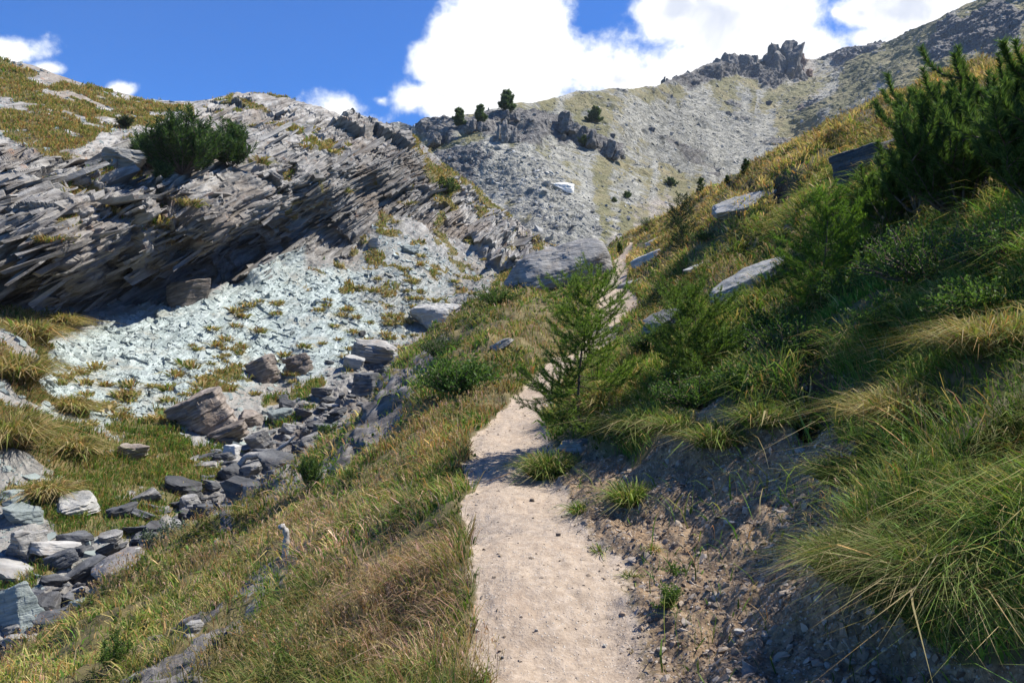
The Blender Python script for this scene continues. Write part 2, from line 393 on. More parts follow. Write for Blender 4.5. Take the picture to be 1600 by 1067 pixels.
def build_B():
    us = np.linspace(-330, 890, 1260); nb = 900; nx = 26
    vs = np.interp(us, *zip(*B_SKY))
    crest_v = np.interp(us, [-330, 30, 200, 330, 480, 560, 620, 680, 760, 800, 890], [1250, 1120, 1000, 900, 790, 735, 650, 610, 545, 520, 470])
    tt = np.linspace(0, 1, nb)
    U = np.repeat(us[None], nb, 0); Vv = crest_v[None]*(1-tt[:, None])+vs[None]*tt[:, None]
    D = B_depth(U.ravel(), Vv.ravel()).reshape(U.shape)
    G = np.stack([(U-CU)/F*D, D, (CV-Vv)/F*D], -1)
    N = grid_normals(G); flip = np.sign((N*-G).sum(-1)).mean(); N *= 1 if flip > 0 else -1
    # blur normals along rows/cols so that displacement does not self-cross
    u, v = U.ravel(), Vv.ravel(); P = G.reshape(-1, 3); Nn = N.reshape(-1, 3)
    nz = fbm(np.stack([u/38, v/30, u*0], 1), 4, 11)*9
    rock = np.maximum(pmask(u, v, B_ROCK, 10, nz), pmask(u, v, B_ROCK2, 8, nz))
    grass = np.zeros_like(u)
    for g in B_GRASS: grass = np.maximum(grass, pmask(u, v, g, 9, nz*1.2))
    patch = fbm(P*.33, 4, 21)
    inrock = sstep(.42, .62, patch)*sstep(.0, .25, rock)*.85
    tufty = sstep(.30, .5, fbm(P*.8, 3, 23))*sstep(560, 400, v)*sstep(.9, .4, rock)*sstep(380, 560, u)*.9
    grass = np.clip(np.maximum(grass*(1-.9*sstep(.32, .5, fbm(P*.42, 4, 29))*sstep(250, 190, v)), np.maximum(inrock*sstep(420, 300, v), tufty)), 0, 1)
    mint = np.maximum(pmask(u, v, B_MINT, 12, nz), pmask(u, v, B_MINT2, 9, nz)*.8)*(1-.0*rock); pale = pmask(u, v, B_PALE, 18, nz)*.75
    gb = fbm(P*.55, 4, 37); grass = grass*sstep(-.45, .1, gb+.3*sstep(600, 700, v)+.8*sstep(250, 215, v))
    pale = np.maximum(pale*(1-.9*sstep(470, 430, v)*(u < 420)), .5*(1-rock)*(1-mint)*sstep(470, 520, v))
    gully = sstep(34, 10, line_dist(u, v, GULLY)-nz)
    dark = sstep(105, 25, line_dist(u, v, [(-100,420),(60,430),(200,420),(330,400),(420,360),(520,320),(610,280),(640,250)])-nz)*.9  # shade below the overhang, put into the rock colour as a band
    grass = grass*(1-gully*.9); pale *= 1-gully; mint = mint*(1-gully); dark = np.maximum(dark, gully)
    rk = rock*(1-grass*.85)
    out = Nn.copy(); out[:, 2] *= .45; out /= np.linalg.norm(out, axis=1, keepdims=True)
    st = strata(P)
    rough = fbm(P*.9, 5, 31)*.16
    lay2 = (.36*layers(P@BN+fbm(P*.5,2,77)*.3, P@BT, P@BA, .5, 1.9, 61)+.18*layers(P@BN, P@BT, P@BA, .17, .8, 62))
    d = rk*st+(1-rk)*(rough*(1-.4*grass)*(1-.5*mint)+mint*(1-grass)*(lay2-.2)*sstep(-.25, .25, fbm(P*.25, 3, 44)))+gully*(fbm(P*1.6, 4, 47)*.25-.25)
    edge = np.minimum(1, np.arange(nb)[::-1]/26.)[:, None]*np.ones((1, len(us)))   # fade to .35 at the skyline
    d = d*(.3+.7*edge.ravel())
    P2 = (P+out*d[:, None]).reshape(nb, -1, 3)
    ext = []; last = P2[-1]
    for k in range(1, nx):
        q = last.copy(); s = .5*k+.05*k*k; q[:, 1] += s*.9; q[:, 0] -= s*.5; q[:, 2] -= .006*k*k*k**.3+.02*s
        ext.append(q)
    A = np.concatenate([P2, np.array(ext)], 0)
    def full(x): x = x.reshape(nb, -1); return np.concatenate([x, np.repeat(x[-1:], nx-1, 0)], 0).ravel()
    fc = grid_faces(nb+nx-1, len(us))
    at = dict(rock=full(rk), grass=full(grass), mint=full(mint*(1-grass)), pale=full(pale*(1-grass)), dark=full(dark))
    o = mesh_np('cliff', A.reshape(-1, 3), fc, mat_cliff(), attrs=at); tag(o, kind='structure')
    return A.reshape(-1, 3), fc, at, (full(u), full(v))
GULLY = [(-120,1130),(0,1030),(60,950),(130,900),(220,860),(300,800),(380,740),(440,690),(520,635),(590,590),(650,550),(720,500)]

# ------------------------------------------------------------------ sheet C: the mountains at the head of the valley
C_CTRL = [(450,260,190),(450,200,240),(600,260,150),(600,200,230),(640,196,225),(660,196,205),(720,180,205),(793,160,205),(840,155,215),(900,146,260),(1000,138,330),(1040,128,400),(1060,116,430),(1100,98,470),(1180,94,520),(1210,70,540),(1275,92,600),(1330,74,590),(1380,66,560),(1440,40,460),(1530,0,390),(1600,-40,350),(1750,-120,310),
 (640,260,155),(640,330,120),(700,320,118),(700,260,150),(740,300,128),(850,380,92),(900,360,97),(800,350,105),(850,300,118),(800,240,148),(720,200,178),(790,190,178),(860,240,160),(950,230,190),(900,200,200),(960,180,240),(930,300,135),(930,400,92),(800,450,75),(700,420,85),
 (970,345,110),(1000,400,90),(1000,320,140),(1050,280,190),(1000,220,235),(1060,180,330),(1100,230,290),(1060,330,150),(1100,300,175),(1150,280,235),(1150,200,350),(1200,150,450),(1250,220,330),(1250,150,440),(1300,130,470),(1200,270,240),(1300,200,280),(1300,260,200),(1400,200,200),(1400,120,330),(1500,80,290),(1500,160,190),(1600,60,240),(1600,200,130),(1750,100,170)]
C_SKY = [(450,205),(560,200),(600,194),(625,191),(645,197),(660,196),(690,190),(720,182),(750,176),(793,164),(815,158),(850,156),(880,150),(900,146),(960,140),(1000,138),(1025,136),(1040,128),(1060,120),(1100,104),(1130,98),(1170,99),(1210,92),(1240,92),(1275,93),(1300,84),(1330,76),(1365,70),(1385,66),(1440,40),(1530,0),(1600,-40),(1750,-120)]
cm_ = np.array(C_CTRL, float)
C_MODEL = tps_fit(cm_[:, :2]/200, np.log(cm_[:, 2]), 2e-3)
def C_depth(u, v): return np.exp(tps_eval(C_MODEL, np.stack([np.atleast_1d(u), np.atleast_1d(v)], 1)/200))
C_OUT = [(645,205),(720,185),(800,165),(850,175),(890,190),(930,205),(975,222),(970,250),(930,245),(890,225),(840,215),(850,240),(820,245),(790,215),(720,215),(680,225)]
C_CRAGS = [(1040,125),(1065,118),(1100,102),(1130,92),(1178,90),(1200,92),(1262,96),(1240,120),(1210,140),(1180,128),(1150,122),(1130,125),(1080,135)]
C_SCREE1 = [(700,265),(760,235),(830,235),(880,290),(930,340),(930,360),(860,358),(800,300),(730,300)]
def build_C():
    us = np.linspace(460, 1745, 1050); nb = 560; nx = 14
    vs = np.interp(us, *zip(*C_SKY))
    vb = np.interp(us, [460, 640, 700, 760, 830, 960, 1050, 1100, 1200, 1300, 1420, 1600, 1745], [300, 290, 330, 380, 450, 440, 390, 350, 300, 265, 260, 260, 200])
    tt = np.linspace(0, 1, nb)
    U = np.repeat(us[None], nb, 0); Vv = vb[None]*(1-tt[:, None])+vs[None]*tt[:, None]
    D = C_depth(U.ravel(), Vv.ravel()).reshape(U.shape)
    G = np.stack([(U-CU)/F*D, D, (CV-Vv)/F*D], -1)
    N = grid_normals(G); N *= np.sign((N*-G).sum(-1)).mean() > 0 or -1
    u, v = U.ravel(), Vv.ravel(); P = G.reshape(-1, 3); Nn = N.reshape(-1, 3)
    nz = fbm(np.stack([u/40, v/34, u*0], 1), 4, 111)*9
    crag = np.maximum(pmask(u, v, C_OUT, 7, nz), pmask(u, v, C_CRAGS, 6, nz*.6))
    crag = np.maximum(crag, pmask(u, v, [(1275,92),(1330,74),(1382,64),(1370,80),(1310,95)], 4, nz*.4))
    crag = np.maximum(crag, .7*sstep(.74, .95, fbm(P*.035, 4, 131)+.15*(u > 1400))*.8)
    crag = np.maximum(crag, pmask(u, v, [(1440,70),(1500,30),(1600,0),(1600,60),(1520,95),(1470,95)], 10, nz*2)*.8)
    crag = np.maximum(crag, pmask(u, v, [(640,240),(720,225),(780,250),(740,300),(690,300)], 10, nz*1.5)*.6)
    scree1 = pmask(u, v, C_SCREE1, 14, nz)
    slope_g = fbm(np.stack([P[:, 0]*.02-P[:, 2]*.018, P[:, 1]*.008, P[:, 2]*.006], 1), 5, 141)
    wu = u+.7*(v-100)*(u > 1180); streak = fbm(np.stack([wu/20, v/130, u*0], 1), 4, 145)
    grass = .49+.45*slope_g+.28*streak
    grass += .22*pmask(u, v, [(830,235),(850,240),(920,300),(1000,320),(1000,360),(940,370),(930,330),(880,290)], 14, nz)
    grass += .35*pmask(u, v, [(1290,110),(1440,40),(1540,-10),(1700,-100),(1700,100),(1420,200),(1200,260),(1240,200)], 16, nz)
    grass += .35*pmask(u, v, [(850,150),(1030,135),(1040,150),(980,175),(900,170)], 10, nz)
    grass -= .55*pmask(u, v, [(980,170),(1060,170),(1180,230),(1130,290),(1060,260),(1000,210)], 14, nz)
    grass -= .45*pmask(u, v, [(1255,100),(1310,95),(1310,170),(1290,220),(1270,180)], 8, nz)
    grass -= .5*pmask(u, v, [(1370,130),(1395,130),(1360,200),(1340,200)], 6, nz)
    grass -= .35*pmask(u, v, [(1140,120),(1190,130),(1200,200),(1160,260),(1150,180)], 10, nz)
    grass = np.clip(grass-scree1*1.2, 0, 1)*(1-crag)
    pink = np.maximum(pmask(u, v, [(990,330),(1060,290),(1070,340),(1000,380),(960,380)], 12, nz), pmask(u, v, [(1225,70),(1270,90),(1275,150),(1250,190),(1235,130)], 9, nz)*.8)
    d = fbm(P*.06, 5, 151)*2.2*sstep(90, 250, D.ravel())+fbm(P*.5, 4, 153)*.28*(1+scree1)+crag*(ridged(P*np.array([.11, .09, .06]), 5, 161)*2.6*(.5+.5*sstep(150, 500, D.ravel())))
    fade = np.minimum(1, np.arange(nb)[::-1]/22.)[:, None]*np.ones((1, len(us)))
    out = Nn.copy(); out[:, 2] *= .6; out /= np.linalg.norm(out, axis=1, keepdims=True)
    d *= (.35+.65*fade.ravel())
    P2 = (P+out*d[:, None]).reshape(nb, -1, 3)
    ext = []; last = P2[-1]
    for k in range(1, nx):
        q = last.copy(); s = 2.*k+.6*k*k; q[:, 1] += s; q[:, 2] -= .25*s+.02*k*s; ext.append(q)
    A = np.concatenate([P2, np.array(ext)], 0)
    def full(x): x = x.reshape(nb, -1); return np.concatenate([x, np.repeat(x[-1:], nx-1, 0)], 0).ravel()
    fc = grid_faces(nb+nx-1, len(us))
    at = dict(grass=full(grass), crag=full(crag), pink=full(pink), streak=full(streak))
    o = mesh_np('mountain', A.reshape(-1, 3), fc, mat_mountain(), attrs=at); tag(o, kind='structure')
    at['scree1'] = full(scree1)
    return A.reshape(-1, 3), fc, at, (full(u), full(v))

# ------------------------------------------------------------------ sheet A: near hillside with the path
PATH = [(735,1065,1130,3.0),(735,1045,1067,3.73),(733,1008,950,4.6),(728,948,850,5.6),(728,890,780,7.0),(735,862,720,8.9),(745,852,680,10.4),(775,852,645,12),(800,858,622,14),(848,896,580,16.5),(900,950,550,20),(924,990,512,24),(936,996,484,27),(936,980,450,31),(956,980,425,35),(964,980,405,40),(982,994,378,48)]
A_CREST = [(-900,2100,8),(-150,1190,9.5),(30,1050,12),(200,930,14),(330,830,16.5),(480,708,19.5),(560,655,21.5),(620,570,24.5),(680,528,27),(760,464,32),(800,449,36),(880,437,40),(945,405,47),(960,388,54),(1000,368,56),(1050,335,50),(1100,298,43),(1200,250,36),(1300,204,30),(1420,150,25),(1600,90,20),(1800,20,16),(2600,-300,10)]
A_CTRL = [(200,1067,8),(100,1040,10.5),(400,1067,5.8),(300,950,11),(400,850,12.3),(450,780,14.5),(600,1067,4.5),(650,900,6.2),(600,800,9.3),(500,900,8.3),(640,700,12),(700,620,15.5),(750,560,19),(560,720,15),(690,570,19.5),
 (800,520,22.5),(850,560,18),(850,480,27),
 (1300,1060,2.85),(1200,1067,3.1),(1400,1067,3.0),(1600,1067,2.5),(1380,900,3.2),(1600,920,2.7),(1500,1000,2.8),(1100,1067,3.4),(1300,950,3.35),(1150,830,5.3),(1050,900,4.9),(1020,800,6.0),(1290,650,5.8),(1300,760,4.9),(1200,950,3.9),(1100,650,6.8),(1200,640,6.3),(1000,740,7.1),(920,720,8.4),(900,690,9.1),(1000,610,9.3),
 (1330,860,3.55),(1330,700,4.9),(1450,560,5.3),(1450,850,3.15),(1600,800,2.9),(1600,650,3.5),(1600,500,4.8),(1600,380,5.9),(1500,400,6.7),(1420,430,7.3),(1480,320,8.6),(1600,250,7.9),(1290,480,8.6),(1180,560,8.2),(1090,600,8.6),(1040,520,11.5),(1200,440,12.5),(1300,380,11),(1350,330,11.2),
 (1110,430,18),(1060,390,24),(1200,390,15.5),(1160,320,25),(1250,300,20),(1360,240,15),(1420,240,12.5),(1000,420,33),(1000,400,38),(1050,370,36),(1100,340,32),(1060,455,25),(900,540,20.5),(880,460,33),(900,600,15)]
W_CTRL = [(3.2,.8,.55),(2.2,0,-.3),(1.2,.2,-1.12),(.6,0,-1.62),(-.4,0,-1.64),(-.9,0,-1.85),(-2,0,-2.7),(-5,1,-4.6),(.1,-3,-1.75),(4,-3,1.1),(-4,-4,-4.2),(-9,-3,-7),(8,0,4.6),(12,3,8),(-7,6,-5.2),(.1,1,-1.63),(-.45,1.5,-1.64),(-.42,2.4,-1.63),(.62,2.4,-1.63),(.66,1.2,-1.63),(1.05,1.2,-1.27)]
pl_w = np.array([P3((a+.0), v, d) for a, b, v, d in PATH]); pr_w = np.array([P3(b, v, d) for a, b, v, d in PATH])
pr_w[:, 2] = pl_w[:, 2]
_acp = np.array([P3(*c) for c in A_CTRL]+[P3(*c) for c in A_CREST[1:-1]]+list(pl_w)+list(pr_w)+[np.array(w) for w in W_CTRL])
A_MODEL = tps_fit(_acp[:, :2]/8, _acp[:, 2], 2e-4)
PATH_POLY = [(-.42, -6), (-.42, 0)]+[tuple(p[:2]) for p in pl_w]+[tuple(p[:2]) for p in pr_w[::-1]]+[(.64, 0), (.64, -6)]
_cr = np.array(A_CREST, float)
_caz = np.arctan((_cr[:, 0]-CU)/F)
A_BANK = [(930,1200),(940,1067),(915,960),(880,860),(845,785),(845,735),(900,700),(1000,715),(1050,665),(1180,632),(1295,630),(1335,700),(1335,780),(1310,880),(1370,960),(1480,1010),(1620,1020),(1700,1200)]
A_ROCKB = [(500,735),(560,680),(600,595),(640,570),(690,540),(668,590),(630,640),(590,690),(540,735)]
A_ROCKC = [(190,1090),(330,985),(450,880),(520,830),(470,900),(400,985),(330,1060),(300,1120)]
A_ROCKD = [(330,830),(420,745),(490,710),(520,735),(470,770),(400,800),(340,850)]
def A_height(x, y):
    """base height of the hillside at world (x,y)"""
    return tps_eval(A_MODEL, np.stack([x, y], 1)/8)
PEAT = [(1192, 392, 56, 36), (1195, 290, 60, 16), (1290, 575, 46, 40), (1250, 640, 60, 40), (1110, 470, 40, 12), (1340, 610, 40, 50), (1150, 560, 40, 14)]
def build_A():
    half = np.arctan(800/F)
    az = np.concatenate([np.linspace(-math.pi, -1.2, 30)[:-1], np.linspace(-1.2, -half*1.03, 70)[:-1], np.linspace(-half*1.03, half*1.03, 900), np.linspace(half*1.03, 1.2, 70)[1:], np.linspace(1.2, math.pi, 30)[1:]])
    r = np.concatenate([np.linspace(.25, 1.0, 14)[:-1], np.exp(np.linspace(0, np.log(78), 760))])
    R, AZ = np.meshgrid(r, az, indexing='ij')
    front = np.abs(AZ) < 1.15
    X = R*np.sin(AZ); Y = R*np.cos(AZ)
    x, y = X.ravel(), Y.ravel()
    z = A_height(x, y)
    # beyond the crest the ground falls away
    dc = np.interp(np.clip(AZ.ravel(), _caz[0], _caz[-1]), _caz, _cr[:, 2]); vc = np.interp(np.clip(AZ.ravel(), _caz[0], _caz[-1]), _caz, _cr[:, 1])
    rc = dc/np.cos(np.clip(AZ.ravel(), -1.15, 1.15)); zc = (CV-vc)/F*dc
    over = np.maximum(0, R.ravel()-rc)
    k = np.where(AZ.ravel() < .13, .9, .10)
    behind = np.abs(AZ.ravel()) > 1.15
    zf = zc-np.minimum(over, 1.2)*k*.4-np.maximum(0, over-1.2)*k*1.15
    bl = sstep(0, 1.0, over)
    z = np.where(behind, z, z*(1-bl)+zf*bl)
    z = np.where(behind, np.clip(z, -14, 16)-0.0, z)
    P = np.stack([x, y, z], 1)
    u, v = uv_of(P); u = np.where(y > .2, u, 99999); v = np.where(y > .2, v, 99999)
    pn = fbm(np.stack([x*1.7, y*1.7, x*0], 1), 5, 201)*.085
    psd = poly_sd(x, y, PATH_POLY)
    path = sstep(np.where(x > .25, -.16, -.10), np.where((x > .25) & (y < 9), .16, .07), psd+pn*(1+.8*sstep(14, 26, y)))
    nz = fbm(np.stack([x*3, y*3, z*3], 1), 4, 205)*26
    bank = np.maximum(pmask(u, v, A_BANK, 16, nz), 0)*(1-path)
    bank = np.maximum(bank, (1-path)*sstep(.62, .8, x)*sstep(1.35, 1.1, x)*sstep(2.6, 2., y)*sstep(-2, 0, y))
    rock = np.maximum(pmask(u, v, A_ROCKB, 10, nz*.5), np.maximum(pmask(u, v, A_ROCKC, 12, nz)*.9, pmask(u, v, A_ROCKD, 10, nz)*.75))
    rock = np.maximum(rock, sstep(0.2, 1.5, over)*(AZ.ravel() < .13)*.9)
    # detail
    q = P.copy(); q[:, 2] = 0
    tus = fbm(q*1.9, 4, 211)*.075*sstep(.05, -.25, psd)*sstep(1., 4., R.ravel())
    hum = (fbm(q*.35, 3, 213)*.26+ridged(q*.75, 3, 214)*.13)*sstep(.0, -1.5, psd)*sstep(6, 12, R.ravel())
    lump = bank*(fbm(P*2.6, 5, 215)*.075+fbm(P*11, 4, 217)*.018)
    pth = path*(fbm(q*2.2, 3, 219)*.026+fbm(q*6, 3, 221)*.008+fbm(q*22, 2, 223)*.004-.05+.03*np.abs(psd-.4))
    z = z+tus*(1-path)*(1-bank*.7)+hum*(1-path)+lump+pth
    pe = np.zeros_like(u)
    for (a, b, w_, h_) in PEAT: pe = np.maximum(pe, np.exp(-(((u-a)/w_)**2+((v-b)/h_)**2)**2))
    pe = pe*sstep(-.5, .3, nz/26+.2); z = z-pe*np.minimum(.6, .036*R.ravel()); bank = np.maximum(bank, pe)
    rs = rock*(.55*layers(P@BN+fbm(P*.7,2,8)*.2, P@BT, P@BA, .42, 1.7, 81)+.25*layers(P@BN, P@BT, P@BA, .15, .7, 82)-.35)
    P = np.stack([x-rs*.5, y-rs*.3, z+rs*.55], 1)
    fc = grid_faces(len(r), len(az))
    keep = (over.reshape(R.shape) < 14); kf = keep.ravel()[fc].all(1); fc = fc[kf]
    at = dict(path=path, dirt=bank, rock=rock, peat=pe)
    o = mesh_np('hillside', P, fc, mat_hill(), attrs=at, smooth=True); tag(o, kind='structure')
    at['over'] = over; at['psd'] = psd
    return P, fc, at, (u, v)
A_P, A_F, A_AT, A_UV = build_A()
B_P, B_F, B_AT, B_UV = build_B()
C_P, C_F, C_AT, C_UV = build_C()
# ------------------------------------------------------------------ sampling and placing
def face_data(P, fc):
    a, b, c, d = (P[fc[:, i]] for i in range(4))
    n = np.cross(c-a, d-b); ar = .5*np.linalg.norm(n, axis=1); n = n/(2*ar[:, None]+1e-12)
    n *= np.sign(n[:, 2:3]+1e-9)
    return (a+b+c+d)/4, n, ar

def sample(P, fc, w, N, seed):
    g = np.random.default_rng(seed); p = w/w.sum()
    idx = g.choice(len(fc), N, p=p); q = fc[idx]
    s, t = g.random((N, 1)), g.random((N, 1))
    pos = P[q[:, 0]]*(1-s)*(1-t)+P[q[:, 1]]*s*(1-t)+P[q[:, 2]]*s*t+P[q[:, 3]]*(1-s)*t
    return idx, pos
A_C, A_N, A_A = face_data(A_P, A_F)
B_C, B_N, B_A = face_data(B_P, B_F)
C_C, C_N, C_A = face_data(C_P, C_F)
def fattr(at, F_): return {k: x[F_].mean(1) for k, x in at.items()}
A_FA, B_FA, C_FA = fattr(A_AT, A_F), fattr(B_AT, B_F), fattr(C_AT, C_F)
A_FU, A_FV = uv_of(A_C); A_FU = np.where(A_C[:, 1] > .2, A_FU, 9e5)
B_FU, B_FV = uv_of(B_C); C_FU, C_FV = uv_of(C_C)
def in_view(u, v, m=60): return (u > -m) & (u < 1600+m) & (v > -m) & (v < 1067+m)

def hit(sheet, u, v):
    P = {'A': A_P, 'B': B_P, 'C': C_P}[sheet]
    if sheet not in _huv:
        uu, vv = uv_of(P); _huv[sheet] = (np.where(P[:, 1] > .3, uu, 9e5), vv)
    uu, vv = _huv[sheet]
    d2 = (uu-u)**2+(vv-v)**2
    near = np.where(d2 < max(16, d2.min()*1.5))[0]
    return P[near[np.argmin(P[near, 1])]].copy()
_huv = {}

# ------------------------------------------------------------------ rocks
def ico(n):
    bm = bmesh.new(); bmesh.ops.create_icosphere(bm, subdivisions=n, radius=1)
    V = np.array([v.co[:] for v in bm.verts]); Fc = np.array([[v.index for v in f.verts] for f in bm.faces]); bm.free(); return V, Fc
ICO = {n: ico(n) for n in (2, 3, 4, 5, 6)}

def rock_shape(seed, dims, n=5, sides=7, lay=.06, layh=.11, rough=.03, topt=.12, sharp=1.0):
    """angular layered boulder: a convex polyhedron, bedding grooves along local z, chipped surface. dims = full size in metres"""
    g = np.random.default_rng(seed); D, Fc = ICO[n]; D = D.copy()
    pl = []
    for sgn in (1, -1):
        for _ in range(2):
            nn = np.array([g.normal(0, topt), g.normal(0, topt), sgn]); pl.append((nn/np.linalg.norm(nn), g.uniform(.78, 1.0)))
    a0 = g.uniform(0, 6.28)
    for k in range(sides):
        a = a0+(k+g.uniform(-.32, .32))*2*math.pi/sides; nn = np.array([math.cos(a), math.sin(a), g.normal(0, .28)]); pl.append((nn/np.linalg.norm(nn), g.uniform(.66, 1.0)))
    for _ in range(3):
        nn = g.normal(0, 1, 3); pl.append((nn/np.linalg.norm(nn), g.uniform(.92, 1.12)))
    r = np.full(len(D), 9.)
    for nn, h in pl:
        c = D@nn; r = np.where(c > .05, np.minimum(r, h/np.maximum(c, .05)), r)
    r2 = np.zeros(len(D))
    for nn, h in pl: r2 += (np.maximum(D@nn, 0)/h)**26
    r = r2**(-1/26.)
    V = D*r[:, None]
    V /= np.abs(V).max(0)
    ax = np.array(dims)/2.; V = V*ax
    sc = float(np.mean(dims))
    Wp = V/sc
    z = V[:, 2]+fbm(Wp*1.4, 2, seed)*.05*sc
    hgt = max(layh*dims[2], .015)
    i = np.floor(z/hgt); j = np.floor(np.arctan2(V[:, 1], V[:, 0])*1.3+hash3(i, i*0, i*0, seed)*6)
    lv = hash3(i, j, i*0, seed+1)-.5
    xy = V[:, :2]*(1+lay*2*lv)[:, None]
    V = np.concatenate([xy, V[:, 2:3]], 1)
    nrm = D
    V = V+nrm*(fbm(Wp*3.+seed, 5, seed+3)*rough*sc)[:, None]
    return V, Fc

def rock_obj(name, seed, dims, mat, loc, yaw=0, tilt=(0, 0), label=None, cat='rock', group=None, sink=.22, n=5, nrm=None, **kw):
    V, Fc = rock_shape(seed, dims, n=n, **kw)
    me = mesh_np(name, V, Fc, mat, link=False)
    M = (Matrix.Rotation(tilt[0], 4, 'X')@Matrix.Rotation(tilt[1], 4, 'Y')@Matrix.Rotation(yaw, 4, 'Z'))
    if nrm is not None:
        nz = Vector(nrm).normalized(); q = Vector((0, 0, 1)).rotation_difference(nz).to_matrix().to_4x4(); M = q@M
    R = np.array(M.to_3x3()); zmin = (V@R.T)[:, 2].min()
    zmax = (V@R.T)[:, 2].max()
    o = add_obj(name, me, loc=(loc[0], loc[1], loc[2]-zmin-sink*(zmax-zmin)), rot=M.to_euler())
    return tag(o, label, cat, group)

M_ROCK = mat_rock('grey_schist_rock', (.10, .098, .095), (.23, .225, .215), (.40, .39, .37))
M_DARK = mat_rock('dark_slate_rock', (.035, .037, .040), (.085, .088, .093), (.19, .195, .20), warm=(.11, .085, .07), warm_amt=.25)
M_PALE = mat_rock('pale_schist_rock', (.19, .19, .18), (.34, .335, .315), (.48, .47, .44), warm=(.36, .31, .24), warm_amt=.3)
M_MINT = mat_rock('pale_green_schist_rock', (.12, .145, .14), (.225, .26, .25), (.36, .395, .38), warm=(.32, .32, .27), warm_amt=.25)
M_BROWN = mat_rock('brown_schist_rock', (.075, .064, .056), (.185, .158, .135), (.33, .285, .245), warm=(.22, .15, .10))
M_LICH = mat_rock('lichen_covered_rock', (.10, .095, .09), (.22, .205, .195), (.31, .29, .275), lichen=True, lay=4.)
M_WHITE = mat_rock('white_quartz_rock', (.30, .30, .285), (.48, .475, .45), (.62, .60, .57), warm=(.5, .45, .36), warm_amt=.2)
R_ = math.radians
def R_px(sheet, u, v, w, h, mat, label, name='rock', depth=.8, seed=None, yaw=0, tilt=(0, 0), cat='rock', sink=.18, **kw):
    """rock whose base stands at photo pixel (u,v) on a terrain sheet and which is w x h photo pixels large there"""
    p = hit(sheet, u, v); d = p[1]; W, H = w*d/F, h*d/F
    if kw.pop('align', False):
        P_ = A_C if sheet == 'A' else B_C; kw['nrm'] = (A_N if sheet == 'A' else B_N)[np.argsort(((P_-p)**2).sum(1))[:400]].mean(0)+np.array([0, 0, .15])
    return rock_obj(name, seed if seed is not None else int(u*7+v*13), (W, W*depth, H), mat, p+np.array([0, W*depth*.3, 0]), yaw, tilt, label, cat, sink=sink, **kw)

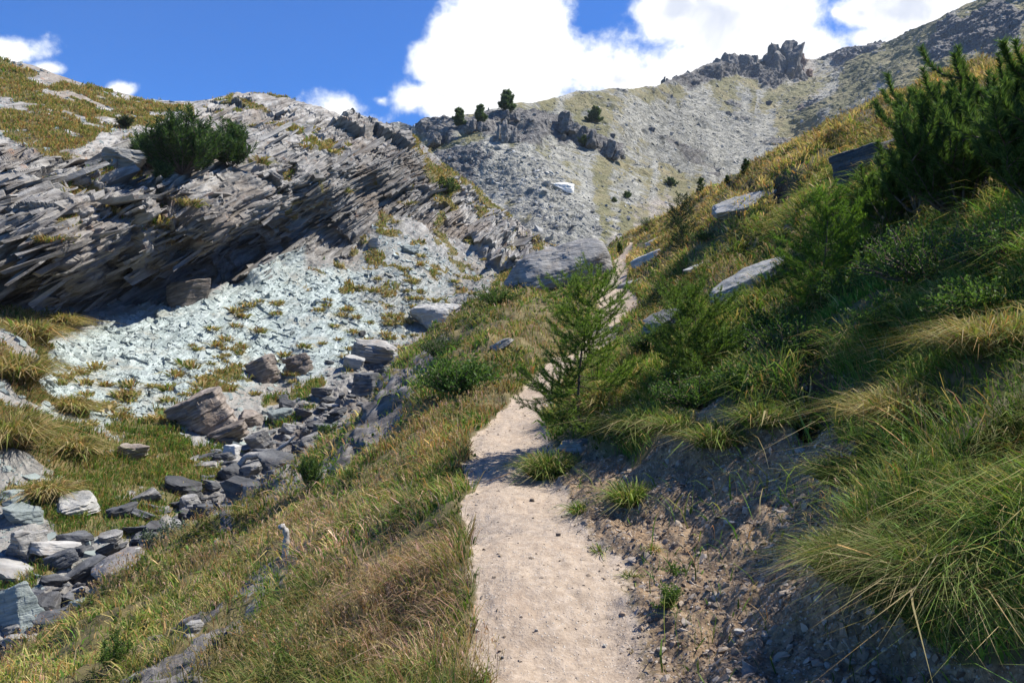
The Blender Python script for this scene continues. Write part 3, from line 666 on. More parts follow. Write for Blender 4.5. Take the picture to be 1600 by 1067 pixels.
def build_rocks():
    # the big boulder beside the path
    g = np.random.default_rng(4); D, Fc = ICO[6]; V = D.copy()
    pl = [((0, 0, -1), .8), ((-.28, -.12, 1), .80), ((.05, .05, 1), .92), ((-.75, -.35, .62), 1.02), ((-1, -.55, .12), .90), ((.12, -1, .72), .60), ((.1, -1, -.05), .92), ((.55, -1, -.2), .86), ((1, -.1, .15), .95), ((.8, .1, .6), 1.04), ((0, 1, .1), .9), ((-.9, .5, .3), 1.0), ((.0, -.8, .7), .90)]
    r = np.full(len(D), 9.)
    for nn, h in pl:
        nn = np.array(nn, float); nn /= np.linalg.norm(nn); c = D@nn; r = np.where(c > .05, np.minimum(r, h/np.maximum(c, .05)), r)
    r = sum(np.maximum(D@(np.array(nn, float)/np.linalg.norm(nn)), 0)**11/h**11 for nn, h in pl)**(-1/11)
    V = D*r[:, None]*np.array([2.35, 1.9, 1.35]); V[:, 2] += .26*V[:, 0]
    z = V[:, 2]-.3*V[:, 0]; i = np.floor((z+.1*fbm(V*.6, 3, 3))/.11); V += D*((hash3(i, i*0, i*0, 5)-.5)*.05+fbm(V*.9, 5, 7)*.10+fbm(V*3.5, 4, 8)*.025)[:, None]
    o = mesh_np('boulder', V, Fc, M_ROCK); o.location = P3(872, 440, 35.5)+np.array([0, 0, .55])
    tag(o, 'huge grey boulder with a dark left face standing left of the upper path', 'boulder')
    R_px('B', 680, 512, 92, 40, M_WHITE, 'large pale grey boulder with a dark split face at the top of the gully', 'boulder', cat='boulder', tilt=(R_(10), R_(4)), n=6, sink=.1, depth=.8, align=True, sides=6, topt=.2, rough=.05)
    R_px('B', 312, 676, 96, 74, M_BROWN, 'large brown layered boulder tipped over on the grass of the gully', 'boulder', cat='boulder', tilt=(R_(14), R_(-26)), n=6, lay=.09, topt=.06)
    R_px('B', 355, 690, 66, 34, M_BROWN, 'brown slab propped under the tipped brown boulder', 'rock_slab', tilt=(R_(8), R_(-20)), lay=.08)
    R_px('B', 388, 662, 52, 24, M_BROWN, 'sandy brown slab lying just right of the tipped brown boulder', 'rock_slab', tilt=(R_(10), R_(8)))
    R_px('B', 410, 594, 50, 48, M_BROWN, 'dark brown layered outcrop poking out of the pale scree, left one of two', 'rock_outcrop', lay=.1, tilt=(R_(0), R_(-20)))
    R_px('B', 464, 580, 42, 40, M_BROWN, 'dark brown layered outcrop poking out of the pale scree, right one of two', 'rock_outcrop', lay=.1, tilt=(R_(0), R_(-20)))
    R_px('B', 582, 560, 76, 40, M_ROCK, 'flat grey layered slab below the large pale boulder', 'rock_slab', lay=.1, tilt=(R_(4), R_(8)))
    R_px('B', 552, 575, 34, 26, M_PALE, 'small pale rock leaning on the flat grey layered slab', tilt=(R_(20), R_(10)))
    R_px('B', 570, 613, 50, 42, M_DARK, 'blocky dark rock at the upper end of the stream bed', 'boulder', cat='boulder', sides=5)
    R_px('B', 624, 567, 24, 20, M_PALE, 'small white grey rock beside the upper stream bed', sides=5)
    R_px('B', 182, 915, 104, 50, M_LICH, 'broad brown grey slab spotted with white lichen in the stream bed', 'rock_slab', depth=.9, tilt=(R_(16), R_(-8)), n=6, topt=.05, lay=.03)
    R_px('B', 22, 985, 92, 84, M_MINT, 'large pale green slab standing on edge at the lower left', 'rock_slab', depth=.35, tilt=(R_(-12), R_(-14)), n=6, sides=5)
    R_px('B', 34, 872, 82, 58, M_ROCK, 'rough grey boulder in the grass at the left edge', 'boulder', cat='boulder', n=6, rough=.05)
    R_px('B', 14, 786, 54, 28, M_MINT, 'pale green grey rock at the left edge above the rough boulder')
    R_px('B', 30, 812, 70, 26, M_MINT, 'low pale rock under the pale green grey rock at the left edge', tilt=(R_(5), R_(10)))
    R_px('B', 106, 802, 80, 20, M_PALE, 'thin flat pale slab lying on the gully grass', 'rock_slab', depth=1., tilt=(R_(14), R_(2)), sink=.05)
    R_px('B', 292, 800, 44, 36, M_ROCK, 'rounded grey layered rock where the gully grass meets the stones', lay=.1)
    R_px('B', 322, 806, 48, 26, M_DARK, 'dark rock touching the rounded grey layered rock')
    R_px('B', 430, 660, 50, 22, M_MINT, 'bright pale slab in the grass above the stream bed', 'rock_slab', tilt=(R_(18), R_(-6)), sink=.05)
    R_px('B', 404, 700, 42, 34, M_ROCK, 'grey pointed rock beside the brown slabs', sides=5, tilt=(R_(10), R_(-20)))
    R_px('B', 361, 712, 30, 26, M_WHITE, 'rounded white quartz rock on the gully grass', sides=9, rough=.04, lay=.01)
    R_px('B', 482, 700, 64, 32, M_ROCK, 'large flat grey slab filling the stream bed beside the grassy slope', 'rock_slab', depth=1.1, tilt=(R_(12), R_(-12)))
    R_px('B', 198, 714, 62, 28, M_BROWN, 'low dark brown rock half buried in the gully grass')
    R_px('B', 224, 846, 58, 18, M_DARK, 'flat dark slab at the lower edge of the gully grass', 'rock_slab', depth=1., tilt=(R_(10), 0))
    R_px('B', 210, 942, 56, 34, M_DARK, 'dark block below the lichen spotted slab')
    R_px('B', 80, 990, 76, 32, M_DARK, 'dark slab right of the slab standing on edge', 'rock_slab', tilt=(R_(10), R_(-8)))
    R_px('B', 50, 1012, 46, 26, M_PALE, 'rounded pale rock among dark stones at the bottom left')
    R_px('B', 92, 888, 60, 30, M_DARK, 'dark wedge shaped rock under the gully grass edge', tilt=(R_(5), R_(-25)))
    R_px('B', 130, 962, 66, 36, M_MINT, 'green grey block in the lower stream bed between dark slabs', sides=5)
    R_px('B', 640, 392, 30, 14, M_MINT, 'bright slab lying on the scree under the cliff', 'rock_slab', depth=1., sink=.05)
    R_px('B', 584, 384, 24, 18, M_PALE, 'bright chip of rock stuck below the cliff overhang', sink=.05)
    R_px('B', 186, 258, 84, 34, M_PALE, 'long pale rock on the slope left of the pines', lay=.08)
    R_px('B', 285, 472, 90, 44, M_BROWN, 'rust brown block wedged under the dark overhang', lay=.02, sides=5, tilt=(0, R_(-16)))
    # right of the path
    sl = dict(depth=.5, n=5, sink=.45, align=True, sides=8)
    R_px('A', 1160, 330, 116, 24, M_PALE, 'long pale slab lying in the orange meadow', 'rock_slab', tilt=(R_(6), R_(8)), seed=5, **{**sl, 'sink': .25})
    R_px('A', 1106, 412, 66, 16, M_PALE, 'thin pale slab in the grass above the young spruce', 'rock_slab', tilt=(R_(6), R_(8)), **sl)
    R_px('A', 1165, 470, 150, 34, M_PALE, 'long light grey bedrock slab behind the larches', 'rock_slab', tilt=(R_(8), R_(8)), **{**sl, 'sink': .12})
    R_px('A', 1040, 528, 86, 34, M_ROCK, 'layered grey slab stepping out of the bank behind the nearest larch', 'rock_slab', lay=.12, tilt=(R_(4), R_(4)), **{**sl, 'sink': .12})
    R_px('A', 1008, 408, 56, 24, M_PALE, 'slanted grey slab right of the upper path', 'rock_slab', tilt=(R_(6), R_(4)), **sl)
    R_px('A', 980, 446, 50, 14, M_ROCK, 'narrow grey slab edging the upper path', 'rock_slab', tilt=(R_(6), R_(-18)), depth=.5, sink=.4)
    R_px('A', 1018, 378, 30, 10, M_PALE, 'small pale slab near the end of the path', 'rock_slab', tilt=(R_(4), R_(4)), **sl)
    R_px('A', 1365, 262, 130, 78, M_DARK, 'large dark blue grey rock on the meadow behind the mountain pine', 'boulder', cat='boulder', n=6, tilt=(R_(0), R_(-14)), depth=.7, sides=5, sink=.38)
    R_px('A', 1590, 190, 110, 70, M_DARK, 'dark rock half hidden behind the mountain pine at the right edge', 'boulder', cat='boulder', n=5)
    R_px('A', 903, 702, 72, 22, M_ROCK, 'flat grey stone sticking out of the bank beside the path', 'rock_slab', depth=.8, tilt=(R_(10), R_(-6)))
    R_px('A', 785, 545, 44, 14, M_ROCK, 'narrow grey slab in the grass left of the path', 'rock_slab', tilt=(R_(4), R_(-30)))
    R_px('A', 1234, 366, 26, 20, M_ROCK, 'small grey rock beside the bright green larch')
    R_px('A', 300, 985, 34, 18, M_ROCK, 'small dark rock in the grass of the lower slope')
    R_px('A', 500, 752, 30, 12, M_ROCK, 'thin grey rock below the dark rock rib', tilt=(0, R_(-30)))
    # stones lying on the trodden path and at its edge
    for (u, v, w, h, m, lab) in [(832, 780, 9, 6, M_BROWN, 'dark brown stone lying alone on the path'), (738, 978, 15, 8, M_PALE, 'pale flat stone on the left edge of the path'), (748, 986, 11, 6, M_PALE, 'tan stone touching the pale flat stone on the left edge of the path'),
        (872, 834, 8, 6, M_BROWN, 'brown pebble at the right edge of the path'), (786, 1026, 7, 5, M_DARK, 'dark pebble on the near part of the path'), (944, 1008, 7, 5, M_PALE, 'pale pebble on the near right part of the path'),
        (835, 986, 6, 5, M_WHITE, 'white pebble in the middle of the path'), (1165, 800, 15, 12, M_PALE, 'pale grey stone on the sunny part of the dirt bank'), (1142, 815, 26, 6, M_PALE, 'thin pale shard on the sunny part of the dirt bank'), (1155, 990, 20, 10, M_ROCK, 'grey stone at the shadow edge low on the dirt bank')]:
        R_px('A', u, v, w, h, m, lab, 'stone', cat='stone', n=3, sink=.2)
    # mountain
    R_px('C', 884, 298, 42, 13, M_WHITE, 'bright white slab lying on the grey scree fan', 'rock_slab', depth=.9, tilt=(R_(20), R_(8)), sink=.05)
    for (u, v, w, h) in [(1022, 203, 12, 8), (958, 212, 10, 8), (1204, 160, 12, 7), (1140, 175, 9, 6), (1060, 225, 8, 6), (1018, 200, 9, 6)]:
        rock = R_px('C', u, v, w, h, M_DARK, 'small dark boulder on the far mountainside', 'boulder', cat='boulder', n=3); rock['group'] = 'dark boulders on the far mountainside'
build_rocks()

# crags on the skyline: clusters of leaning blades of rock, each cluster one mesh
def crag(u, v, w, h, d, seed, label, mat, nsp=9, lean=-.25, pts=None):
    g = np.random.default_rng(seed); Vs, Fs, o = [], [], 0
    W, H = w*d/F, h*d/F
    for k in range(nsp):
        x = g.uniform(-.5, .5); hh = (1-abs(x*1.3)**1.3)*g.uniform(.6, 1.0) if pts is None else np.interp(x, *zip(*pts))*g.uniform(.85, 1.02)
        V, Fc = rock_shape(seed*31+k, (W*g.uniform(.22, .46), W*g.uniform(.25, .4), H*hh*1.15), n=5, sides=7, topt=.35, lay=.05, layh=.2, rough=.075)
        z = V[:, 2:3]; top = np.clip((z/(H*hh*.58)+1)/2, 0, 1)
        V[:, :2] *= 1-.30*top**2
        V[:, 0:1] += lean*z*g.uniform(.5, 1.2)
        Vs.append(V+np.array([x*W, g.uniform(-.22, .22)*W, H*hh*.5-.55*H])); Fs.append(Fc+o); o += len(V)
    ob = mesh_np('crag', np.concatenate(Vs), np.concatenate(Fs), mat); ob.location = P3(u, v, d)+np.array([0, 0, H*.10])
    return tag(ob, label, 'crag')
M_CRAG = mat_rock('crag_rock', (.065, .062, .062), (.145, .14, .133), (.27, .26, .245), lay=1.5)
M_CRAGR = mat_rock('red_crag_rock', (.10, .062, .045), (.20, .13, .095), (.30, .21, .16), lay=1.5)
def build_crags():
    crag(1206, 122, 104, 92, 512, 5, 'tallest pointed grey rock peak on the far skyline', M_CRAG, 26, .25, [(-.5, .35), (-.3, .55), (-.1, .82), (.04, 1.0), (.14, .96), (.28, .66), (.5, .45)])
    crag(1243, 100, 40, 56, 520, 8, 'reddish brown jagged pinnacle right of the tallest peak', M_CRAGR, 14, .05, [(-.5, .9), (-.2, 1.0), (.1, .75), (.3, .6), (.5, .3)])
    crag(1145, 108, 78, 42, 500, 11, 'broad dark jagged crag left of the tallest peak', M_CRAG, 22, .1, [(-.5, .5), (-.2, .9), (.1, 1), (.35, .8), (.5, .9)])
    crag(1072, 126, 44, 40, 440, 14, 'dark blocky crag at the left end of the far skyline', M_CRAG, 8, -.2)
    crag(1036, 130, 26, 16, 410, 15, 'low rock knob where the far skyline begins to climb', M_CRAG, 5, .1)
    crag(1305, 88, 52, 24, 585, 17, 'low grey crag right of the notch in the skyline', M_CRAG, 9, .1, [(-.5, .2), (0, .7), (.4, 1), (.5, .5)])
    crag(1357, 74, 50, 20, 575, 19, 'low dark crag where the grassy ridge meets the skyline', M_CRAG, 9, .1, [(-.5, .3), (0, .6), (.35, 1), (.5, .6)])
    for (u, v, w, h, sd, lab) in [(870, 185, 60, 46, 31, 'dark broken crag on the right of the near ridge'), (905, 208, 70, 46, 33, 'long dark crag stepping down the right end of the near ridge'), (950, 230, 50, 34, 37, 'lowest crag at the right end of the near ridge'), (788, 205, 44, 44, 39, 'dark crag block in the middle of the near ridge'), (690, 214, 60, 30, 41, 'dark crag at the left end of the near ridge'), (800, 178, 52, 26, 43, 'grey crag under the tallest ridge pine'), (745, 195, 50, 26, 45, 'grey crag under the two smaller ridge pines')]:
        p = hit('C', u, v+h*.3); crag(u, v+h*.15, w, h, p[1]+.5, sd, lab, M_CRAG, 11, .15)
build_crags()

# stones of the stream bed: every one its own object, a few shared meshes
def build_stream():
    pro = []
    for k in range(10):
        g = np.random.default_rng(500+k); V, Fc = rock_shape(900+k, (1, g.uniform(.6, .95), g.uniform(.22, .5)), n=4, topt=.14, lay=.05)
        pro.append([mesh_np('stone', V, Fc, m, link=False) for m in (M_DARK, M_ROCK, M_DARK, M_DARK)])
    g = np.random.default_rng(77); done = []; pl = np.array(GULLY, float); seg = np.cumsum([0]+[np.hypot(*(b-a)) for a, b in zip(pl[:-1], pl[1:])])
    cu, cv = np.interp(g.uniform(60, seg[-2], 900), seg, pl[:, 0]), None
    s = g.uniform(90, seg[-2], 1500); cu = np.interp(s, seg, pl[:, 0]); cv = np.interp(s, seg, pl[:, 1])
    off = g.normal(0, 27, 1500); cu += off*.6; cv += off*.8
    n = 0
    for u, v in zip(cu, cv):
        if n >= 290: break
        p = hit('B', u, v); sz = math.exp(g.normal(math.log(.62), .5)); sz = min(sz, 1.8)*(.75 if p[1] > 30 else 1)
        if any((p[0]-q[0])**2+(p[1]-q[1])**2 < (.31*(sz+r))**2 for q, r in done): continue
        done.append((p, sz)); me = pro[g.integers(10)][g.integers(4)]
        o = add_obj('stone', me, loc=(p[0], p[1], p[2]+.06*sz), rot=(g.normal(0, .22), g.normal(-.1, .22), g.uniform(0, 6.28)), scale=(sz, sz, sz*g.uniform(.8, 1.3)))
        tag(o, 'angular grey stone lying among others in the dry stream bed', 'stone', 'stones of the dry stream bed'); n += 1
build_stream()

# ------------------------------------------------------------------ loose stones, one mesh per spread
def hull_base(seed, flat=.45, n=11):
    g = np.random.default_rng(seed); bm = bmesh.new()
    for _ in range(n):
        p = g.normal(0, 1, 3); p /= np.linalg.norm(p); bm.verts.new((p[0], p[1]*.8, p[2]*flat))
    bmesh.ops.convex_hull(bm, input=bm.verts)
    bmesh.ops.triangulate(bm, faces=bm.faces); loose = [v for v in bm.verts if not v.link_faces]; bmesh.ops.delete(bm, geom=loose, context='VERTS')
    bm.verts.index_update(); V = np.array([v.co[:] for v in bm.verts]); Fc = np.array([[v.index for v in f.verts] for f in bm.faces]); bm.free(); return V, Fc
def slab_base(seed):
    g = np.random.default_rng(seed); k = g.integers(5, 8); a = np.sort((np.arange(k)+g.uniform(-.35, .35, k))*2*math.pi/k); r = g.uniform(.5, 1., k)
    top = np.stack([r*np.cos(a), r*np.sin(a)*.7, np.full(k, .5)+g.normal(0, .10, k)], 1); bot = np.stack([r*np.cos(a)*g.uniform(.8, 1.05), r*np.sin(a)*.7*g.uniform(.8, 1.05), np.full(k, -.5)+g.normal(0, .1, k)], 1)
    V = np.concatenate([top, bot]); Fc = []
    for i in range(1, k-1): Fc.append([0, i, i+1]); Fc.append([k, k+i+1, k+i])
    for i in range(k): j = (i+1) % k; Fc += [[i, k+i, k+j], [i, k+j, j]]
    return V, np.array(Fc)
def scatter(bases, pos, M3, seed):
    g = np.random.default_rng(seed); pick = g.integers(len(bases), size=len(pos)); Vs, Fs, ids, o = [], [], [], 0
    for b, (V, Fc) in enumerate(bases):
        w = np.where(pick == b)[0]
        if not len(w): continue
        X = np.einsum('nij,vj->nvi', M3[w], V)+pos[w][:, None]
        Vs.append(X.reshape(-1, 3)); Fs.append((Fc[None]+(np.arange(len(w))*len(V))[:, None, None]+o).reshape(-1, 3)); ids.append(np.repeat(w, len(V))); o += len(w)*len(V)
    return np.concatenate(Vs), np.concatenate(Fs), np.concatenate(ids)
def rand_frames(N, n, seed, tilt=.35):
    g = np.random.default_rng(seed); n = n+g.normal(0, tilt, (N, 3)); n /= np.linalg.norm(n, axis=1, keepdims=True)
    t = g.normal(0, 1, (N, 3)); t -= n*(t*n).sum(1, keepdims=True); t /= np.linalg.norm(t, axis=1, keepdims=True)
    return np.stack([t, np.cross(n, t), n], 2)
HULLS = [hull_base(s) for s in range(300, 312)]; SLABS = [slab_base(s) for s in range(400, 414)]

def mat_loose(name, ramp, rough=.9):
    m, t, b = new_mat(name); pos = t.node('ShaderNodeNewGeometry').outputs['Position']
    k = t.m('ADD', t.m('MULTIPLY', t.attr('tone'), .75), t.m('MULTIPLY', t.noise(pos, 4., 6, .65), .3))
    t.l.new(t.ramp(k, ramp), b.inputs['Base Color']); t.l.new(t.bump(t.noise(pos, 14, 6, .65), .6, .02), b.inputs['Normal']); b.inputs['Roughness'].default_value = rough
    return m

def build_loose():
    g = np.random.default_rng(9)
    # mountain scree
    w = C_A/C_C[:, 1]**1.75*(1-.75*C_FA['grass'])*(1+1.6*C_FA['scree1'])*(1-.6*C_FA['crag']); w = w*(C_C[:, 1] > 60)
    idx, pos = sample(C_P, C_F, w, 26000, 21); d = pos[:, 1]
    s = np.exp(g.normal(0, .6, len(pos)))*(.0011*d+.10)*.62; s = np.minimum(s, 2.4)
    M = rand_frames(len(pos), C_N[idx], 22, .45)*s[:, None, None]*np.array([1, 1, .9])
    V, Fc, ids = scatter(HULLS, pos, M, 23)
    o = mesh_np('scree', V, Fc, mat_loose('scree_stones', [(.1, (.11, .11, .10)), (.5, (.225, .222, .205)), (.95, (.40, .395, .37))]), attrs=dict(tone=g.random(len(pos))[ids])); tag(o, kind='stuff')
    # pale scree under the cliff and the stony gully floor
    w = B_A/B_C[:, 1]**1.6*np.clip((B_FA['mint']*1.1+B_FA['pale']*.8+.5*(1-B_FA['rock']))*(1-B_FA['grass']*.85), 0, 2)*(1-.9*B_FA['rock'])
    w = w*in_view(B_FU, B_FV, 100)*sstep(14, 30, line_dist(B_FU, B_FV, GULLY))
    idx, pos = sample(B_P, B_F, w, 52000, 24)
    s = np.exp(g.normal(0, .95, len(pos)))*.021*(.4+pos[:, 1]/50); s = np.minimum(s, .34)
    M = rand_frames(len(pos), B_N[idx], 25, .3)*s[:, None, None]*np.array([1, 1, .42])
    V, Fc, ids = scatter(SLABS, pos, M, 26)
    mintv = np.maximum(B_FA['mint'][idx], 0)[ids]
    o = mesh_np('shale', V, Fc, mat_loose('pale_shale', [(.1, (.13, .145, .138)), (.45, (.25, .29, .275)), (.95, (.40, .44, .42))]), attrs=dict(tone=(g.random(len(pos))*.8+.05)[ids]*(.45+.6*mintv))); tag(o, kind='stuff')
    # gravel on path and bank
    w = A_A/np.maximum(A_C[:, 1], 1.5)**1.7*(A_FA['dirt']*1.4+.3*A_FA['path']+1.2*A_FA['path']*np.exp(-(A_FA['psd']/.11)**2)); w = w*in_view(A_FU, A_FV)
    idx, pos = sample(A_P, A_F, w, 14000, 27); d = np.maximum(pos[:, 1], 2.)
    s = np.exp(g.normal(0, .75, len(pos)))*(.0038+.0009*d); s = np.minimum(s, .042)*np.where(A_FA['dirt'][idx] > .5, 1.1, .6)
    M = rand_frames(len(pos), A_N[idx], 28, .35)*s[:, None, None]*np.array([1, 1, .8])
    V, Fc, ids = scatter(HULLS, pos, M, 29)
    o = mesh_np('gravel', V, Fc, mat_loose('gravel_stones', [(.1, (.10, .075, .055)), (.5, (.20, .158, .12)), (.97, (.38, .33, .28))]), attrs=dict(tone=g.random(len(pos))[ids])); tag(o, kind='stuff')
    # clods of earth crumbling from the cut bank
    w = A_A/np.maximum(A_C[:, 1], 1.5)**1.7*A_FA['dirt']*in_view(A_FU, A_FV)
    idx, pos = sample(A_P, A_F, w, 7000, 41); s = np.minimum(np.exp(g.normal(0, .6, len(pos)))*(.0035+.0008*np.maximum(pos[:, 1], 2)), .03)
    M = rand_frames(len(pos), A_N[idx], 42, .6)*s[:, None, None]*np.array([1, 1, 1.3])
    V, Fc, ids = scatter(HULLS, pos, M, 43)
    o = mesh_np('soil_clods', V, Fc, mat_loose('crumbled_earth', [(.1, (.09, .062, .044)), (.5, (.19, .137, .098)), (.95, (.31, .24, .18))], .97), attrs=dict(tone=g.random(len(pos))[ids])); tag(o, kind='stuff')
    # broken beds: plates following the bedding, part of the cliff mesh itself
    w = B_A/B_C[:, 1]**1.4*np.clip(B_FA['rock'], 0, 1)**1.5*(B_FU < 900)*sstep(10, 40, B_FV-np.interp(B_FU, *zip(*B_SKY)))*in_view(B_FU, B_FV, 120)
    idx, pos = sample(B_P, B_F, w*(1+1.5*B_FA['dark']), 6800, 30); N = len(pos)
    s = np.minimum(np.exp(g.normal(0, .7, N))*.30, 1.7)
    fr = np.stack([BT, BA, BN], 1)[None]+g.normal(0, .10, (N, 3, 3)); a = g.normal(0, .3, N); ca, sa = np.cos(a), np.sin(a)
    fx = fr[:, :, 0]*ca[:, None]+fr[:, :, 1]*sa[:, None]; fz = fr[:, :, 2]; fx = fx-fz*(fx*fz).sum(1, keepdims=True); fx /= np.linalg.norm(fx, axis=1, keepdims=True); fz = fz/np.linalg.norm(fz, axis=1, keepdims=True); fy = np.cross(fz, fx)
    th = s*np.exp(g.normal(0, .4, N))*.15
    M = np.stack([fx*s[:, None]*g.uniform(1.0, 2.8, (N, 1)), fy*s[:, None], fz*th[:, None]], 2)
    V, Fc, ids = scatter(SLABS, pos+g.normal(0, .04, (N, 3))-np.array([.9, -.4, 0])*(.45*s)[:, None], M, 31)
    z = np.zeros(len(V))
    cl = bpy.data.objects['cliff']; mat = cl.data.materials[0]; nB = len(B_P)
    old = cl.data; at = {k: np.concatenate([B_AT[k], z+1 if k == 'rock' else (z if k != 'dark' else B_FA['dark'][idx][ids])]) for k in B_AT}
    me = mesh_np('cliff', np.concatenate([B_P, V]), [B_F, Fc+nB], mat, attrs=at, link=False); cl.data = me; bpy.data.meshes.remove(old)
build_loose()
# ------------------------------------------------------------------ grass
def mat_leaf(name, trans=.35, rough=.6, attr='tint'):
    m = bpy.data.materials.new(name); m.use_nodes = True; t = NT(m.node_tree); m.node_tree.nodes.remove(m.node_tree.nodes['Principled BSDF'])
    c = t.attr(attr, 'Color'); d = t.node('ShaderNodeBsdfDiffuse'); tr = t.node('ShaderNodeBsdfTranslucent'); gl = t.node('ShaderNodeBsdfGlossy')
    t.l.new(c, d.inputs[0]); c2 = t.mix(1., c, (1.15, 1.2, .7), 'MULTIPLY'); t.l.new(c2, tr.inputs[0]); gl.inputs['Roughness'].default_value = rough; gl.inputs[0].default_value = (.8, .8, .8, 1)
    s = t.node('ShaderNodeMixShader'); s.inputs[0].default_value = trans; t.l.new(d.outputs[0], s.inputs[1]); t.l.new(tr.outputs[0], s.inputs[2])
    s2 = t.node('ShaderNodeMixShader'); s2.inputs[0].default_value = .015; t.l.new(s.outputs[0], s2.inputs[1]); t.l.new(gl.outputs[0], s2.inputs[2])
    t.l.new(s2.outputs[0], m.node_tree.nodes['Material Output'].inputs[0])
    return m
M_GRASS = mat_leaf('grass_blades', .32)

def blades(root, up, lean, L, W, col, tipcol, seed, bend=1.0):
    """curved tapering blades. up (N,3) start direction, lean (N,3) horizontal pull, lengths, widths"""
    g = np.random.default_rng(seed); N = len(root)
    up = up/np.linalg.norm(up, axis=1, keepdims=True)
    bend = np.asarray(bend)*g.uniform(.35, 1.7, N)[:, None]; lim = np.minimum(np.linalg.norm(lean, axis=1), 1.2); kink = np.where(g.random(N) < .12, g.uniform(.3, .9, N), 0.)
    p1 = root+up*(L*.36)[:, None]+lean*(L*.06)[:, None]*bend
    p2 = root+up*(L*.66)[:, None]+lean*(L*.28)[:, None]*bend; p2[:, 2] -= L*.06*bend[:, 0]*lim
    p3 = root+up*(L*(.86-.25*kink))[:, None]+lean*(L*(.70+.3*kink))[:, None]*bend; p3[:, 2] -= L*(.30*bend[:, 0]*lim+.35*kink)
    th = g.uniform(0, 2*math.pi, N); side = np.stack([np.cos(th), np.sin(th)*.6, np.zeros(N)], 1)*(W*.5)[:, None]
    V = np.stack([root-side*.8, root+side*.8, p1-side, p1+side, p2-side*.65, p2+side*.65, p3], 1).reshape(-1, 3)
    b = np.arange(N)[:, None]*7
    Fc = np.concatenate([b+np.array([t]) for t in ((0, 1, 3), (0, 3, 2), (2, 3, 5), (2, 5, 4), (4, 5, 6))])
    C = np.stack([col*.85, col*.85, col*.95, col*.95, (col+tipcol)*.5, (col+tipcol)*.5, tipcol], 1).reshape(-1, 3)
    return V, Fc, C

PAL = np.array([(.055, .12, .020), (.11, .205, .030), (.175, .20, .045), (.33, .26, .10), (.46, .35, .18), (.36, .19, .08), (.50, .32, .24)])   # deep green, green, olive, straw, pale straw, rust, pink
def pick_cols(Wt, seed):
    g = np.random.default_rng(seed); Wt = np.maximum(Wt, 1e-4); c = np.cumsum(Wt/Wt.sum(1, keepdims=True), 1); k = (g.random((len(Wt), 1)) > c).sum(1).clip(0, len(PAL)-1)
    return PAL[k]*np.exp(g.normal(0, .2, (len(Wt), 1)))*np.exp(g.normal(0, .06, (len(Wt), 3)))

def grass_A(name, region, N, seed, Lr, wts, lean_k=.8, kind='stuff', seedhead=.0):
    gm = np.maximum((1-np.clip(A_FA['path']*1.1+A_FA['dirt'], 0, 1))**2, .014*A_FA['dirt']*(1-A_FA['path'])**3)*(1-.88*A_FA['rock'])*(A_FA['over'] < .8)
    d = np.maximum(np.hypot(A_C[:, 0], A_C[:, 1]), 1.)
    view = -(A_N*A_C).sum(1)/np.linalg.norm(A_C, axis=1)
    bare = .16+.84*sstep(-.42, .1, fbm(A_C*np.array([1, 1, 0])*1.3, 3, 401))
    w = A_A/d**1.8*gm*region*np.clip(.35+view, .22, 1)*bare*np.where(in_view(A_FU, A_FV), 1, .12)
    idx, pos = sample(A_P, A_F, w, N, seed); g = np.random.default_rng(seed+1)
    n = A_N[idx]; dd = np.maximum(np.hypot(pos[:, 0], pos[:, 1]), 1.)
    q = pos*np.array([1, 1, 0]); n1 = fbm(q*.55, 3, 411); n2 = fbm(q*1.9, 3, 413); n3 = fbm(q*.16, 2, 415)
    clump = .65+.7*sstep(-.4, .5, n2)
    L = Lr[0]+(Lr[1]-Lr[0])*g.random(N)**1.4; L = L*clump*(1+.004*dd)
    W = np.maximum(.0034, .00110*dd)*np.exp(g.normal(0, .38, N))
    hb = (g.random(N) < .3*sstep(-.2, .5, fbm(q*.9, 3, 417))+.06); L = np.where(hb, L*.45, L); W = np.where(hb, W*2.6, W)
    down = n*np.array([1, 1, 0]); th = g.uniform(0, 6.28, N); cl = np.stack([np.cos(n1*9), np.sin(n1*9), 0*n1], 1)
    cl2 = np.stack([np.cos(n2*11), np.sin(n2*11), 0*n2], 1)
    lean = lean_k*(.75*down+.6*np.stack([np.cos(th), np.sin(th), 0*th], 1)+.3*cl+.45*cl2)
    up = n*.35+np.array([0, 0, .8])+g.normal(0, .26, (N, 3))+.22*cl2
    col = pick_cols(wts(pos, n1, n2, n3, idx), seed+2); col = np.where(hb[:, None], PAL[g.integers(0, 2, N)]*np.array([1.1, 1, 1]), col)*np.exp(.42*n1+.34*n2)[:, None]; tip = col*.65+.35*PAL[g.integers(2, 6, N)]
    return blades(pos, up, lean, L, W, col, tip, seed+3)

def wcol(**k):
    names = ['deep', 'green', 'olive', 'straw', 'pale', 'rust', 'pink']; out = None
    z = None
    for v in k.values(): z = v*0 if isinstance(v, np.ndarray) else z
    return np.stack([k.get(n, 0)+z for n in names], 1)

def blob(u, v, cu, cv, a, b): return np.exp(-(((u-cu)/a)**2+((v-cv)/b)**2))
def px(p): return uv_of(p)

